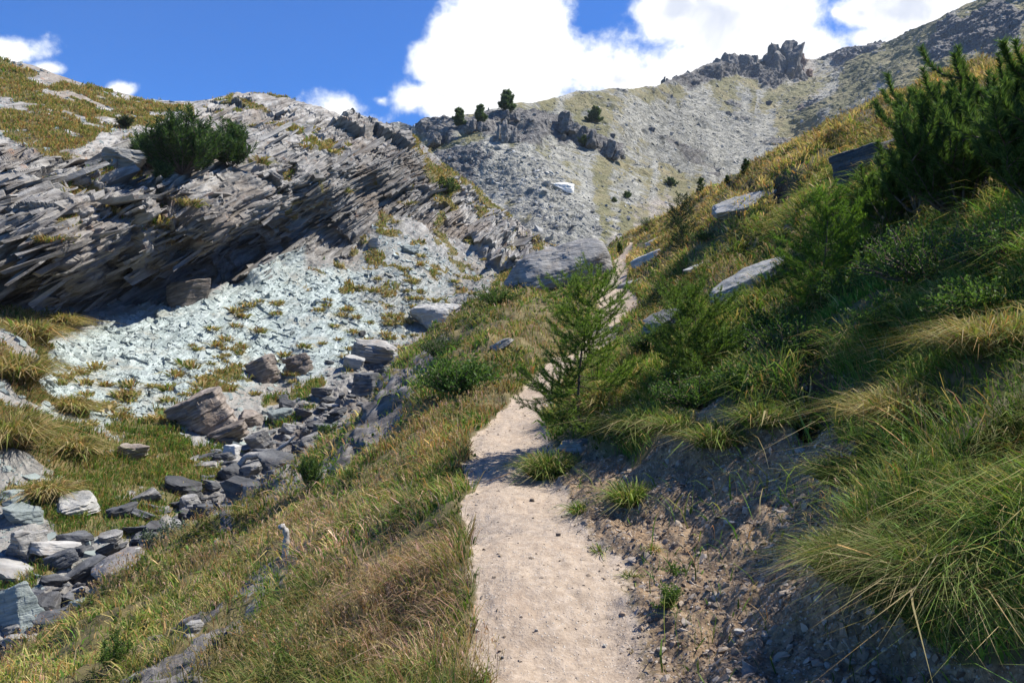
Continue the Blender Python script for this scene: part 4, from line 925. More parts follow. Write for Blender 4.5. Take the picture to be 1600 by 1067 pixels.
def w_left(p, n1, n2, n3, idx):
    u, v = px(p); low = sstep(560, 380, u); gold = blob(u, v, 650, 690, 90, 50)+blob(u, v, 770, 640, 40, 90)*.6; pink = blob(u, v, 620, 900, 80, 90)+.5*blob(u, v, 480, 830, 60, 60)+.7*blob(u, v, 640, 1000, 60, 50); gr = blob(u, v, 610, 760, 90, 60)+blob(u, v, 700, 590, 90, 60)+blob(u, v, 450, 990, 60, 90)+blob(u,v,560,830,60,50)
    m = sstep(-.25, .35, n2)
    return wcol(deep=.3+1.2*gr+.25*(1-m), green=.6+2.4*gr+.4*(1-m)*(1-low), olive=.7+.25*low+n1*0, straw=.30+.5*m+.45*low+1.*gold, pale=.12+.9*gold+1.5*pink+.12*low, rust=.12+.28*sstep(0, .5, n1)+3.*gold+1.2*pink, pink=.06+9.*pink)
def w_bank(p, n1, n2, n3, idx):
    m = sstep(-.3, .35, n1)
    return wcol(deep=1.1+.5*(1-m), green=1.4, olive=.6, straw=.16+.3*m*sstep(-.1, .4, n2), pale=.12+.12*m, rust=.08+.1*m, pink=n1*0)
def w_meadow(p, n1, n2, n3, idx):
    u, v = px(p); far = sstep(14, 34, p[:, 1]); top = sstep(110, 10, v-np.interp(u, _cr[:, 0], _cr[:, 1])); k = np.clip(top*1.0+.1*far+.35*n1+.15*n3-.1, 0, 1)
    return wcol(deep=.55*(1-k), green=.75*(1-k), olive=.9-.45*k, straw=.45+.8*k, pale=.15+.75*k, rust=.2+.55*k, pink=.12*k)

def build_grass():
    u, v = A_FU, A_FV; az = np.arctan2(A_C[:, 0], A_C[:, 1]); d = A_C[:, 1]
    mid = np.interp(d, pl_w[:, 1], (pl_w[:, 0]+pr_w[:, 0])/2); left = (A_C[:, 0] < mid).astype(float); far = sstep(8.5, 12, d)*(1-left)
    sets = [('verge_grass', left, 150000, 1001, (.09, .27), w_left, .8), ('bank_grass', (1-left)*(1-far), 135000, 1011, (.11, .30), w_bank, .95), ('meadow_grass', far, 105000, 1021, (.12, .30), w_meadow, .8)]
    for name, reg, N, seed, Lr, wf, lk in sets:
        V, Fc, C = grass_A(name, reg, N, seed, Lr, wf, lk)
        tag(mesh_np(name, V, Fc, M_GRASS, cols=dict(tint=C)), kind='stuff')
    # tall flowering stalks with small seed heads
    g = np.random.default_rng(5); gm = (1-A_FA['path'])*(1-A_FA['dirt'])*(1-A_FA['rock'])*(A_FA['over'] < .5)*in_view(u, v, 20)*sstep(0., .5, fbm(A_C*np.array([1, 1, 0])*.9, 3, 421))
    idx, pos = sample(A_P, A_F, A_A/np.maximum(d, 1.2)**1.8*gm*(.3+.9*left+.6*far), 9000, 1031); N = len(pos); dd = np.maximum(pos[:, 1], 1)
    L = g.uniform(.22, .42, N); W = np.maximum(.0016, .0007*dd); th = g.uniform(0, 6.28, N); lean = .35*np.stack([np.cos(th)-.5, np.sin(th), 0*th], 1); up = np.array([0, 0, 1.])+g.normal(0, .18, (N, 3))
    col = PAL[g.choice([3, 4, 5, 6], N, p=[.3, .3, .2, .2])]*g.uniform(.8, 1.2, (N, 1))
    V, Fc, C = blades(pos, up, lean, L, W, col, col, 1033)
    tips = V.reshape(N, 7, 3)[:, 6]; k = 5
    r2 = np.repeat(tips, k, 0)-np.repeat(up, k, 0)*.012+g.normal(0, .006, (N*k, 3)); V2, F2, C2 = blades(r2-np.repeat(up, k, 0)*(g.random((N*k, 1))*.05), np.repeat(up, k, 0)+g.normal(0, .35, (N*k, 3)), np.repeat(lean, k, 0), np.full(N*k, .028), np.repeat(W*1.7, k), np.repeat(col, k, 0), np.repeat(col*1.15, k, 0), 1035)
    tag(mesh_np('flowering_grass', np.concatenate([V, V2]), np.concatenate([Fc, F2+len(V)]), M_GRASS, cols=dict(tint=np.concatenate([C, C2]))), kind='stuff')
    # gully and cliff grass
    d = B_C[:, 1]; w = B_A/d**1.7*np.clip(B_FA['grass']-.2, 0, 1)*(1+.8*sstep(260, 200, B_FV))*in_view(B_FU, B_FV, 60)*(.25+.75*sstep(-.3, .25, fbm(B_C*.9, 3, 431)))
    idx, pos = sample(B_P, B_F, w, 120000, 1041); N = len(pos); dd = pos[:, 1]; n = B_N[idx]; g = np.random.default_rng(1042)
    n1 = fbm(pos*.35, 3, 441); n2 = fbm(pos*1.1, 3, 443); uu, vv = px(pos); gul = sstep(600, 700, vv)+sstep(560, 620, vv)*sstep(350, 450, uu); m = sstep(-.2, .35, n1)
    Wt = wcol(deep=.2+.5*gul*(1-m), green=.22+.8*gul, olive=.5+.1*n2, straw=.55+.2*m, pale=.35*m+.5*(1-np.minimum(gul, 1)), rust=.25+.6*m*(1-np.minimum(gul, 1)), pink=n1*0)
    col = pick_cols(Wt, 1043); L = g.uniform(.14, .42, N)*(.6+.6*sstep(-.3, .4, n2)); W = .0011*dd*g.uniform(.7, 1.3, N)
    th = g.uniform(0, 6.28, N); lean = .9*n*np.array([1, 1, 0])+.45*np.stack([np.cos(th), np.sin(th), 0*th], 1); up = n*.4+np.array([0, 0, .8])+g.normal(0, .2, (N, 3))
    V, Fc, C = blades(pos, up, lean, L, W, col, col*1.1, 1045)
    tag(mesh_np('gully_grass', V, Fc, M_GRASS, cols=dict(tint=C)), kind='stuff')
build_grass()

# tussocks that stand apart: each its own object
def tussock_mesh(seed, R, H, N, wts, wid):
    N = int(N*.8); g = np.random.default_rng(seed); a = g.uniform(0, 6.28, N); r = R*.62*np.sqrt(g.random(N)); root = np.stack([r*np.cos(a), r*np.sin(a), -.03+.35*R*(1-(r/R)**2)-.3*R], 1)
    out = np.stack([np.cos(a), np.sin(a), 0*a], 1)*(r/(R*.62))[:, None]; up = out*.6+np.array([0, 0, 1.])+g.normal(0, .3, (N, 3)); lean = out*.9+g.normal(0, .5, (N, 3))*np.array([1, 1, 0])
    col = pick_cols(np.repeat(np.array([wts], float), N, 0), seed+1); dead = g.random(N) < .16; col = np.where(dead[:, None], np.array([.34, .27, .15])*g.uniform(.5, 1.2, (N, 1)), col); lean = np.where(dead[:, None], lean*1.7, lean)
    V, Fc, C = blades(root, up, lean, H*g.uniform(.5, 1.15, N), np.full(N, wid)*1.25*np.exp(g.normal(0, .45, N)), col, col*.6+.4*PAL[g.integers(2, 5, N)], seed+2)
    return mesh_np('grass_tussock', V, Fc, M_GRASS, cols=dict(tint=C), link=False)
GW, SW = (1., 1.2, .6, .2, .06, .05, 0), (.1, .2, .8, .8, .4, .45, 0)
def build_tussocks():
    def T(sheet, u, v, w, h, wts, label, N=900, seed=1):
        p = hit(sheet, u, v); k = p[1]/F; o = add_obj('grass_tussock', tussock_mesh(seed, w*k/2, h*k, N, wts, max(.003, .0011*p[1])), loc=p); tag(o, label, 'grass tussock')
    T('A', 858, 738, 78, 56, GW, 'green grass tussock beside the flat stone at the path edge', 1500, 61)
    T('A', 905, 795, 44, 30, GW, 'small sparse tussock at the foot of the dirt bank', 300, 62)
    T('A', 988, 780, 60, 56, GW, 'drooping tussock with one dead stalk below the bank edge', 700, 63)
    T('A', 1018, 853, 26, 18, SW, 'tiny straw tuft on the dirt bank', 160, 64)
    T('A', 984, 896, 26, 22, GW, 'tiny upright green tuft on the bank beside the path', 160, 65)
    T('A', 936, 858, 24, 24, GW, 'small grass sprout at the right edge of the path', 140, 66)
    T('A', 1120, 690, 110, 50, GW, 'dark green tussock hanging over the shaded bank', 1500, 67)
    T('A', 1010, 668, 120, 60, GW, 'broad shaggy tussock on the bank right of the larch', 1800, 68)
    T('A', 1345, 885, 190, 85, GW, 'large near tussock hanging over the bank at the right', 4200, 69)
    T('A', 1495, 890, 300, 115, GW, 'largest nearest green tussock at the right edge', 7000, 70)
    T('A', 1420, 650, 190, 80, SW, 'straw coloured tussock on the right bank above the green ones', 2600, 71)
    T('A', 1560, 540, 190, 85, SW, 'tall dry tussock at the right edge under the pine', 2600, 72)
    T('A', 945, 640, 90, 60, SW, 'yellowish tussock tangled with the nearest larch', 1300, 73)
    T('A', 1062, 668, 90, 50, GW, 'turf clump overhanging the bank between the broad shaggy and the dark tussock', 1500, 74)
    T('A', 1195, 655, 100, 50, GW, 'turf clump on the bank edge right of the dark tussock', 1500, 75)
    T('A', 1262, 660, 90, 60, GW, 'turf clump drooping over the dark hollow in the bank', 1500, 76)
    T('A', 1318, 745, 90, 60, GW, 'turf clump halfway down the right side of the bank', 1500, 77)
    for (u, v, w, h, lab) in [(30, 590, 80, 60, 'big shaggy golden tussock at the left edge below the cliff'), (50, 530, 70, 46, 'golden tussock above the big shaggy one at the left edge'), (100, 508, 50, 30, 'golden tussock on the ledge end below the dark overhang'), (20, 690, 70, 70, 'dark drooping tussock low at the left edge'), (112, 640, 50, 36, 'straw tussock at the left end of the pale scree'), (120, 705, 60, 40, 'rounded straw tussock left of the gully grass'), (75, 770, 60, 36, 'low tussock among the pale rocks at the left')]:
        T('B', u, v, w, h, SW, lab, 2200, int(u+v))
    # straw tufts dotted over the pale scree: one mesh kind, many objects
    g = np.random.default_rng(88); mes = [tussock_mesh(700+i, .42, .38, 110, SW, .045) for i in range(5)]
    spots = [(450, 555), (455, 590), (480, 545), (400, 520), (520, 505), (560, 490), (350, 560), (330, 590), (360, 600), (372, 572), (392, 615), (290, 560), (300, 545), (240, 600), (262, 612), (500, 535), (540, 560), (600, 520), (610, 480), (640, 470), (655, 455), (560, 450), (545, 470), (510, 480), (700, 500), (740, 455), (715, 440), (690, 425), (755, 400), (735, 380), (660, 400), (630, 420), (600, 440), (420, 560), (380, 560), (205, 590), (330, 570), (585, 505), (575, 535), (530, 530), (500, 480), (520, 470), (575, 470), (590, 460), (605, 500), (625, 505), (560, 515), (545, 545), (615, 540), (640, 500), (530, 490), (120, 640), (110, 690), (140, 660), (95, 600), (170, 640)]
    g2 = np.random.default_rng(99); cand = [(g2.uniform(90, 700), g2.uniform(400, 650)) for _ in range(700)]
    ok = np.minimum(poly_sd(np.array([c[0] for c in cand]), np.array([c[1] for c in cand]), B_MINT), 400) > 6
    spots += [c for c, k in zip(cand, ok) if k and fbm(np.array([[c[0]/60, c[1]/60, 0]]), 2, 9)[0] > .12][:70]
    for (u, v) in spots:
        p = hit('B', u+g.normal(0, 4), v+g.normal(0, 4)); s = g.uniform(.7, 1.5); o = add_obj('grass_tuft', mes[g.integers(5)], loc=p, rot=(0, 0, g.uniform(0, 6.28)), scale=(s, s, s)); tag(o, 'straw coloured grass tuft growing on the pale scree', 'grass tuft', 'straw tufts on the pale scree')
    for (u, v) in [(290, 318), (300, 322), (70, 378), (90, 380), (545, 300), (250, 345), (410, 255), (180, 330), (615, 345), (640, 318), (480, 230), (520, 235)]:
        p = hit('B', u, v); s = g.uniform(1.2, 2.2); o = add_obj('grass_tuft', mes[g.integers(5)], loc=p, rot=(0, 0, g.uniform(0, 6.28)), scale=(s, s, s)); tag(o, 'straw grass tuft growing on a ledge of the cliff', 'grass tuft', 'grass tufts on the cliff ledges')
build_tussocks()

# ------------------------------------------------------------------ conifers
def tubes(lines, sides=5):
    Vs, Fs, o = [], [], 0
    for pts, rad in lines:
        pts = np.asarray(pts); n = len(pts); t = np.gradient(pts, axis=0); t /= np.linalg.norm(t, axis=1, keepdims=True)+1e-9
        ref = np.array([0, 0, 1.]) if abs(t[0, 2]) < .8 else np.array([1., 0, 0]); a = np.cross(t, ref); a /= np.linalg.norm(a, axis=1, keepdims=True)+1e-9; b = np.cross(t, a)
        th = np.arange(sides)*2*math.pi/sides; ring = pts[:, None]+(a[:, None]*np.cos(th)[None, :, None]+b[:, None]*np.sin(th)[None, :, None])*np.asarray(rad)[:, None, None]
        Vs.append(ring.reshape(-1, 3)); i = np.arange(n-1)[:, None]*sides+np.arange(sides)[None]; j = np.arange(n-1)[:, None]*sides+(np.arange(sides)+1)[None] % sides
        Fs.append(np.stack([i, j, j+sides, i+sides], -1).reshape(-1, 4)+o); o += n*sides
    return np.concatenate(Vs), np.concatenate(Fs)

def needles(lines, step, per, nl, nw, seed, spread=1.0, up=.35, cols=((.04, .085, .02), (.08, .14, .03))):
    """needles set along poly-lines; (root points, directions) -> narrow triangles"""
    g = np.random.default_rng(seed); R, D = [], []
    for pts, _ in lines:
        pts = np.asarray(pts); sg = np.linalg.norm(np.diff(pts, axis=0), axis=1); cum = np.concatenate([[0], np.cumsum(sg)]); m = max(2, int(cum[-1]/step)); s = np.linspace(.12*cum[-1], cum[-1], m)
        q = np.stack([np.interp(s, cum, pts[:, k]) for k in range(3)], 1); t = np.gradient(q, axis=0); t /= np.linalg.norm(t, axis=1, keepdims=True)+1e-9
        R.append(np.repeat(q, per, 0)); D.append(np.repeat(t, per, 0))
    R = np.concatenate(R); D = np.concatenate(D); N = len(R)
    rnd = g.normal(0, 1, (N, 3)); rnd -= D*(rnd*D).sum(1, keepdims=True); rnd /= np.linalg.norm(rnd, axis=1, keepdims=True)+1e-9
    dr = D*.55+rnd*spread+np.array([0, 0, up]); dr /= np.linalg.norm(dr, axis=1, keepdims=True)
    L = nl*g.uniform(.6, 1.2, N); tip = R+dr*L[:, None]; sd = np.cross(dr, g.normal(0, 1, (N, 3))); sd /= np.linalg.norm(sd, axis=1, keepdims=True)+1e-9; sd *= nw/2
    V = np.stack([R-sd, R+sd, tip], 1).reshape(-1, 3); Fc = np.arange(N*3).reshape(-1, 3)
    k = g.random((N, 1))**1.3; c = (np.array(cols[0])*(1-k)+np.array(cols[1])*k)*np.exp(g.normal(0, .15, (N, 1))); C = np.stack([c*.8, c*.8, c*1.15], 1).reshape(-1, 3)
    return V, Fc, C

def mat_bark(name, a, b_):
    m, t, b = new_mat(name); pos = t.node('ShaderNodeTexCoord').outputs['Object']; t.l.new(t.ramp(t.noise(pos, 30, 6, .65), [(.3, a), (.7, b_)]), b.inputs['Base Color']); t.l.new(t.bump(t.noise(pos, 60, 5, .6), .8, .01), b.inputs['Normal']); return m
M_BARK = mat_bark('conifer_bark', (.05, .038, .03), (.16, .125, .10)); M_DEAD = mat_bark('bleached_wood', (.16, .15, .14), (.50, .48, .45))
M_NEEDLE = mat_leaf('conifer_needles', .42, .5)

def larch(label, loc, h, spread, seed, nb=46, cols=((.085, .16, .024), (.23, .33, .055)), droop=.25, nl=.036, nw=.0068, tuft=11, step=.019, cat='larch', name='larch_tree', low=.03, lean=(0, 0), yaw=0, taper=.62):
    g = np.random.default_rng(seed); n = 9; z = np.linspace(0, h, n); tr = np.stack([lean[0]*z+.02*h*np.sin(z*5/h+seed), lean[1]*z+.02*h*np.cos(z*4/h), z], 1)
    trunk = [(tr, np.linspace(.011*h, .002*h, n))]; wood = []; twigs = []
    for k in range(nb):
        f = low+(.97-low)*(k+g.random())/nb; a = k*2.4+g.normal(0, .6); L = spread*(1-f)**taper*g.uniform(.4, 1.2)+.05*h
        base = np.array([np.interp(f*h, z, tr[:, i]) for i in range(3)]); t = np.linspace(0, 1, 7); el = .25+.75*f-droop+g.normal(0, .16)
        hz = L*t; pts = base+np.stack([np.cos(a)*hz, np.sin(a)*hz, hz*np.tan(np.clip(el, -.6, 1.0))*.55+L*.30*(t**2)-L*droop*.5*t*(1-t)*2], 1)+g.normal(0, .012*L, (7, 3))*t[:, None]
        wood.append((pts, np.linspace(.0038*h, .0010*h, 7)*(.5+.5*(1-f)))); twigs.append((pts, None))
        for s in np.arange(.22, .98, .085*1.0/max(L, .3)*.55):
            p = np.array([np.interp(s, t, pts[:, i]) for i in range(3)]); b2 = a+g.choice([-1, 1])*g.uniform(.5, 1.5); l2 = L*(1-s)*.62*g.uniform(.35, 1.2)+.035*h*.8
            tt = np.linspace(0, 1, 4); q = p+np.stack([np.cos(b2)*l2*tt, np.sin(b2)*l2*tt, l2*tt**2*.35+g.normal(.1, .38)*l2*tt], 1); twigs.append((q, None)); wood.append((q, np.linspace(.0022*h, .0008*h, 4)))
    root = add_obj(name, None, loc=loc); root.rotation_euler = (0, 0, yaw); tag(root, label, cat)
    V, Fc = tubes(trunk, 7); mesh_np('trunk', V, Fc, M_BARK, root, smooth=True)
    V, Fc = tubes(wood, 3); mesh_np('branches', V, Fc, M_BARK, root, smooth=True)
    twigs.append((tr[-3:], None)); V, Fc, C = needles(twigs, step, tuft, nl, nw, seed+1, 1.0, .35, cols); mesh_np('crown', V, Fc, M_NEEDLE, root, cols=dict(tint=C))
    return root

def mugo(label, loc, w, h, seed, stems=26, nl=.06, nw=.0052, step=.0062, per=7, cols=((.04, .09, .024), (.13, .19, .05)), cat='mountain pine', name='mountain_pine', up_bias=1.0, sub=5):
    """bushy pine of many rising stems, each a bottlebrush of needles"""
    g = np.random.default_rng(seed); wood, sh = [], []
    for k in range(stems):
        a = g.uniform(0, 6.28); r = w/2*math.sqrt(g.random()); hh = h*(1-.55*(r/(w/2))**2)*g.uniform(.7, 1.05); t = np.linspace(0, 1, 8)
        tip = np.array([r*math.cos(a), r*math.sin(a), hh]); pts = np.stack([tip[0]*(1-(1-t)**1.8), tip[1]*(1-(1-t)**1.8), hh*t**1.25*up_bias+.02], 1)+g.normal(0, .012*h, (8, 3))*t[:, None]
        wood.append((pts, np.linspace(.010*h, .0025*h, 8))); sh.append((pts[2:], None))
        for _ in range(sub):
            i = g.integers(2, 7); l2 = h*g.uniform(.12, .3); b = g.uniform(0, 6.28); tt = np.linspace(0, 1, 4); q = pts[i]+np.stack([np.cos(b)*l2*.75*(1-(1-tt)**1.6), np.sin(b)*l2*.75*(1-(1-tt)**1.6), l2*.8*tt**1.4], 1); sh.append((q, None)); wood.append((q, np.linspace(.006*h, .002*h, 4)))
    root = add_obj(name, None, loc=loc); tag(root, label, cat)
    V, Fc = tubes(wood, 4); mesh_np('stems', V, Fc, M_BARK, root, smooth=True)
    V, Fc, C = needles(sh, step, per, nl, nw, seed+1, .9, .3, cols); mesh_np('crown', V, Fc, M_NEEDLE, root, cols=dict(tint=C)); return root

def leafy(label, loc, w, h, seed, N=2600, leaf=.018, cols=((.03, .07, .018), (.09, .16, .035)), name='shrub', cat='shrub', long=1.6):
    """low broad-leaved or juniper shrub: arching twigs carrying small leaves"""
    g = np.random.default_rng(seed); wood, k = [], max(14, int(N/70))
    for _ in range(k):
        a = g.uniform(0, 6.28); r = w/2*math.sqrt(g.random()); hh = h*(1-.5*(r/(w/2))**2)*g.uniform(.55, 1.1); t = np.linspace(0, 1, 6); wood.append((np.stack([r*math.cos(a)*t**.8, r*math.sin(a)*t**.8, hh*t**1.1], 1)+g.normal(0, .02*w, (6, 3))*t[:, None], np.linspace(.008*w, .002*w, 6)))
    root = add_obj(name, None, loc=loc); tag(root, label, cat); V, Fc = tubes(wood, 3); mesh_np('stems', V, Fc, M_BARK, root, smooth=True)
    R, D = [], []
    per = N//k
    for pts, _ in wood:
        s = g.uniform(.2, 1, per); q = np.stack([np.interp(s, np.linspace(0, 1, 6), pts[:, i]) for i in range(3)], 1); R.append(q); d = g.normal(0, 1, (per, 3)); d[:, 2] = np.abs(d[:, 2])*.8+.3; D.append(d/np.linalg.norm(d, axis=1, keepdims=True))
    R = np.concatenate(R); D = np.concatenate(D); n = len(R); s = np.cross(D, g.normal(0, 1, (n, 3))); s /= np.linalg.norm(s, axis=1, keepdims=True); l = leaf*long*g.uniform(.6, 1.3, n)[:, None]; R = R+g.normal(0, .025*w, (n, 3))
    V = np.stack([R, R+D*l*.5+s*leaf*.4, R+D*l, R+D*l*.5-s*leaf*.4], 1).reshape(-1, 3); Fc = np.arange(n*4).reshape(-1, 4); kk = g.random((n, 1)); c = (np.array(cols[0])*(1-kk)+np.array(cols[1])*kk)*np.exp(g.normal(0, .15, (n, 1)))
    mesh_np('foliage', V, Fc, M_NEEDLE, root, cols=dict(tint=np.repeat(c, 4, 0))); return root

def build_plants():
    H = lambda s, u, v: hit(s, u, v)
    larch('young green larch leaning over the path edge, nearest to the path', H('A', 902, 674), 1.80, .78, 3, nb=66, tuft=11, droop=.3, lean=(.05, 0), taper=.42)
    larch('thin young larch with bare grey twigs standing on the bank right of the nearest larch', H('A', 1085, 600), 1.05, .75, 13, taper=.45, nb=56, tuft=11, cols=((.07, .13, .022), (.17, .25, .05)), droop=.2)
    larch('bright yellow green larch sapling in front of the mountain pine', H('A', 1285, 478), 1.28, .66, 23, nb=50, tuft=11, nl=.038, nw=.0058, cols=((.08, .17, .022), (.2, .31, .045)))
    larch('dark young spruce standing on the grass beside the upper path', H('A', 1062, 398), 1.75, .62, 33, nb=60, tuft=6, step=.045, nl=.045, nw=.016, cols=((.015, .04, .014), (.04, .075, .024)), cat='spruce', name='spruce_tree', droop=.15)
    larch('small larch sapling on the slope below the huge boulder', H('A', 905, 462), 1.3, .6, 43, nb=26, tuft=5, step=.06, nl=.06, nw=.018)
    # dwarf pines on the right
    def px_mugo(lab, u, v, w, h, sd, **k):
        p = H('A', u, v); q = p[1]/F; return mugo(lab, p, w*q, h*q, sd, **{**dict(nl=.075, nw=.0085, step=.0085, per=7), **k})
    def px_leafy(lab, u, v, w, h, sd, N, leaf, **k):
        p = H('A', u, v); q = p[1]/F; return leafy(lab, p, w*q, h*q, sd, N, leaf, **k)
    px_mugo('large dark mountain pine with upright brushy stems at the right edge', 1505, 345, 210, 285, 5, stems=34)
    px_mugo('mountain pine with three tall thin upright stems left of the large one', 1430, 335, 120, 250, 6, stems=13, cols=((.045, .10, .026), (.14, .21, .055)))
    px_mugo('spreading mountain pine filling the right edge of the frame', 1625, 330, 190, 280, 7, stems=30)
    px_mugo('low yellowish green mountain pine below the dark rock', 1385, 352, 160, 110, 8, stems=26, cols=((.045, .095, .02), (.13, .19, .045)))
    dk = ((.03, .07, .018), (.095, .16, .036))
    px_leafy('dense dark bush hanging under the mountain pine at the right', 1450, 440, 250, 95, 51, 6500, .018, cols=dk)
    px_leafy('dark juniper bush at the right edge between pine and grass', 1575, 425, 220, 95, 52, 6500, .016, cols=dk)
    px_leafy('dark bush under the yellow green larch sapling', 1240, 560, 200, 80, 53, 4800, .018, cols=dk)
    px_leafy('dark green bush behind the thin larch', 1215, 520, 150, 45, 54, 3600, .022, cols=dk)
    px_leafy('leafy green bush filling the bank under the thin larch', 1090, 640, 170, 62, 57, 4200, .02, cols=((.03, .07, .018), (.09, .15, .032)))
    for i, (u, v, w, h, lab) in enumerate([(1010, 545, 100, 40, 'low juniper mat on the layered slab right of the nearest larch'), (1055, 615, 120, 44, 'dark low shrub between the nearest larch and the thin larch'), (1160, 610, 120, 50, 'rounded green shrub at the top of the dirt bank'), (1215, 655, 90, 44, 'small dark shrub hanging over the dark hollow of the bank'), (1320, 470, 130, 60, 'green shrub right of the yellow green larch sapling'), (1330, 405, 120, 44, 'low green shrub on the slope under the dark rock'), (1130, 535, 110, 24, 'low green mat below the long light grey bedrock slab'), (1395, 520, 150, 60, 'dark green shrub above the straw tussock on the right bank'), (1520, 500, 170, 70, 'broad dark shrub under the pines near the right edge'), (1010, 350, 40, 14, 'tiny shrub near the skyline end of the path'), (1100, 375, 60, 18, 'low brownish shrub above the thin pale slab'), (920, 425, 60, 22, 'brownish low shrub in front of the huge boulder')]):
        px_leafy(lab, u, v, w, h, 120+i, 3400, .019, cols=((.036, .08, .02), (.11, .175, .04)))
    # left of the path
    leafy('bright green willow shrub left of the path bend', H('A', 715, 612), 1.9, .75, 55, 5200, .036, cols=((.04, .09, .02), (.10, .17, .04)), long=2.4)
    leafy('dark green low shrub on the slope edge above the dark rock rib', H('A', 690, 556), 1.7, .7, 56, 4200, .034, cols=((.025, .055, .016), (.06, .10, .03)))
    leafy('low green shrub on the slope left of the huge boulder', H('A', 778, 474), 2.0, .8, 58, 2600, .05, cols=((.04, .085, .02), (.10, .15, .035)))
    leafy('green leafy plant growing on the dirt bank', H('A', 1040, 948), .27, .16, 59, 1500, .009, cols=((.05, .10, .02), (.12, .19, .04)), name='bank_plant', cat='plant')
    leafy('smaller leafy plant above the green one on the dirt bank', H('A', 1050, 895), .16, .09, 60, 500, .009, cols=((.05, .10, .02), (.12, .19, .04)), name='bank_plant', cat='plant')
    leafy('grey green willow bush between stream bed and grassy slope', H('B', 262, 858), 1.5, .8, 61, 2600, .05, cols=((.06, .085, .06), (.13, .16, .11)))
    mugo('tiny dark pine on the rocks at the lower edge of the left slope', H('A', 485, 762), .36, .72, 9, stems=12, nl=.06, nw=.016, step=.02, per=4, sub=4)
    mugo('small dark pine growing in the stream bed', H('B', 512, 692), 1.0, .75, 10, stems=12, nl=.10, nw=.03, step=.04, per=4)
    mugo('bright little pine seedling on the lower left slope', H('A', 178, 1048), .5, .42, 12, stems=12, nl=.05, nw=.011, step=.02, per=4, cols=((.05, .10, .02), (.12, .19, .04)))
    # pines on the left cliff
    cp = dict(nl=.34, nw=.075, step=.12, per=5, sub=9, cols=((.026, .062, .018), (.085, .135, .036)))
    def cliff_pine(u, v, w, h, sd, lab, **k):
        p = H('B', u, v); q = p[1]/F; return mugo(lab, p, w*q, h*q, sd, stems=k.pop('stems', 30), **{**cp, **k})
    cliff_pine(285, 270, 118, 104, 71, 'largest dark pine on top of the left cliff', stems=46)
    cliff_pine(362, 262, 62, 84, 72, 'narrower dark pine right of the largest one on the cliff', stems=26)
    cliff_pine(240, 262, 60, 60, 75, 'low dark pine at the left of the largest one on the cliff', stems=22)
    cliff_pine(258, 280, 34, 30, 73, 'small dark pine clump below the largest pine on the cliff', stems=10)
    cliff_pine(196, 198, 26, 20, 74, 'small grey green bush on the grassy slope above the cliff', stems=10, cols=((.03, .04, .02), (.06, .075, .035)))
    leafy('green bush on the right edge of the left cliff', H('B', 700, 300), 2.6, 1.5, 76, 1600, .16, cols=((.035, .065, .018), (.09, .12, .03)))
    # pines on the ridges
    for (u, v, w, h, sd, lab) in [(716, 194, 18, 28, 81, 'leftmost dark pine on the near ridge'), (749, 188, 16, 28, 82, 'dark pine between the other two on the near ridge'), (793, 172, 26, 32, 83, 'tallest dark pine standing on the near ridge against the cloud'), (929, 188, 22, 24, 84, 'lone dark pine on the open slope right of the near ridge'), (631, 213, 7, 12, 85, 'tiny pine in the saddle behind the left cliff'), (912, 226, 22, 16, 86, 'dark green bush below the ridge crags'), (981, 306, 16, 10, 87, 'small dark bush on the green strip of the valley'), (960, 312, 10, 8, 88, 'smallest dark bush on the green strip of the valley'), (1050, 288, 22, 12, 89, 'low dark bush at the foot of the far slope')]:
        p = H('C', u, v+1); q = p[1]/F; larch(lab, p, h*q*.92, w*q*.58, sd, nb=30, tuft=6, step=h*q*.045, nl=h*q*.12, nw=h*q*.045, cols=((.045, .085, .03), (.11, .155, .055)), name='pine_tree', cat='pine', droop=.05, low=.04, lean=(.05*math.sin(sd), 0))
    for (u, v, h, sd, lab) in [(1092, 300, 24, 91, 'small larch on the skyline of the meadow'), (1162, 272, 24, 92, 'taller small pine on the skyline of the meadow'), (1133, 286, 12, 94, 'tiny pine on the skyline of the meadow between two others'), (1372, 190, 20, 93, 'yellowish small larch above the dark meadow rock'), (965, 396, 18, 95, 'tiny larch sprouting beside the huge boulder')]:
        p = H('A', u, v); q = p[1]/F; larch(lab, p, h*q, h*q*.36, sd, nb=26, tuft=5, step=.06, nl=.08, nw=.035, cols=((.022, .05, .014), (.06, .095, .024)))
build_plants()

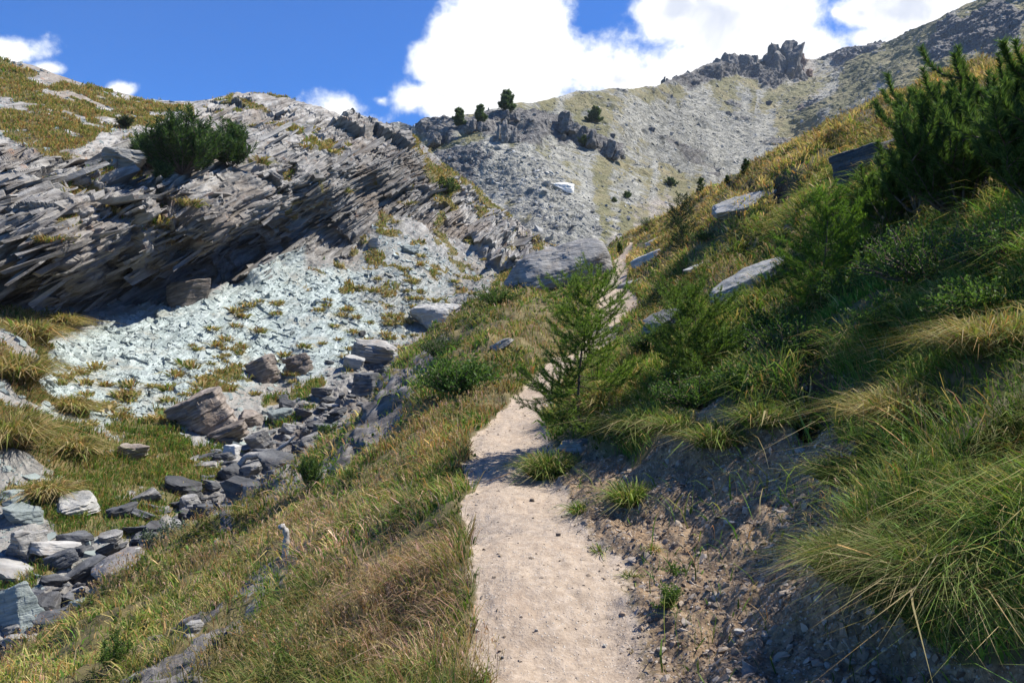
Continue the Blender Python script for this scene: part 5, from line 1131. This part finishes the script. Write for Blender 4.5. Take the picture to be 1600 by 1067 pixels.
# ------------------------------------------------------------------ dead wood
def dead(name, label, cat, pts, rad, loc, sides=9, sc=1.0):
    pts = np.array(pts, float); t = np.linspace(0, 1, len(pts)); tt = np.linspace(0, 1, 28); q = np.stack([np.interp(tt, t, pts[:, k]) for k in range(3)], 1); r = np.interp(tt, np.linspace(0, 1, len(rad)), rad)*(1+.4*fbm(np.stack([tt*11, tt*0, tt*0], 1), 3, 77))
    V, Fc = tubes([(q, r)], sides); V = V+fbm(V*np.array([26, 26, 7]), 3, 5)[:, None]*.007
    o = mesh_np(name, V, Fc, M_DEAD, smooth=True); o.location = [float(x) for x in loc]; o.scale = (sc,)*3; return tag(o, label, cat)
p = hit('A', 448, 862)
dead('tree_stump', 'bleached grey dead stump standing on the lower slope', 'stump', [(0, 0, -.1), (0, 0, .12), (.02, 0, .28), (-.01, 0, .40), (-.07, 0, .45), (-.12, .01, .43)], [.085, .06, .045, .06, .05, .012], p, sc=.72)
p = hit('B', 408, 728)
dead('driftwood_log', 'white driftwood branch lying across the stream bed stones', 'log', [(-.75, 0, .05), (-.5, 0, .4), (-.1, .05, .45), (.4, .1, .5), (.9, .15, .85), (1.15, .2, 1.1)], [.13, .12, .09, .10, .06, .02], p)
# ------------------------------------------------------------------ thin mountain air
def build_haze():
    x0, x1, y0, y1, z0, z1 = -420., 620., -60., 760., -40., 330.
    V = np.array([(x, y, z) for z in (z0, z1) for y in (y0, y1) for x in (x0, x1)])
    Fc = np.array([(0, 2, 3, 1), (4, 5, 7, 6), (0, 1, 5, 4), (2, 6, 7, 3), (0, 4, 6, 2), (1, 3, 7, 5)])
    m = bpy.data.materials.new('mountain_air'); m.use_nodes = True; n = m.node_tree.nodes; n.clear()
    v = n.new('ShaderNodeVolumePrincipled'); v.inputs['Color'].default_value = (.80, .88, 1, 1); v.inputs['Density'].default_value = .00011
    o = n.new('ShaderNodeOutputMaterial'); m.node_tree.links.new(v.outputs[0], o.inputs['Volume'])
    tag(mesh_np('haze', V, Fc, m), kind='stuff')
build_haze()
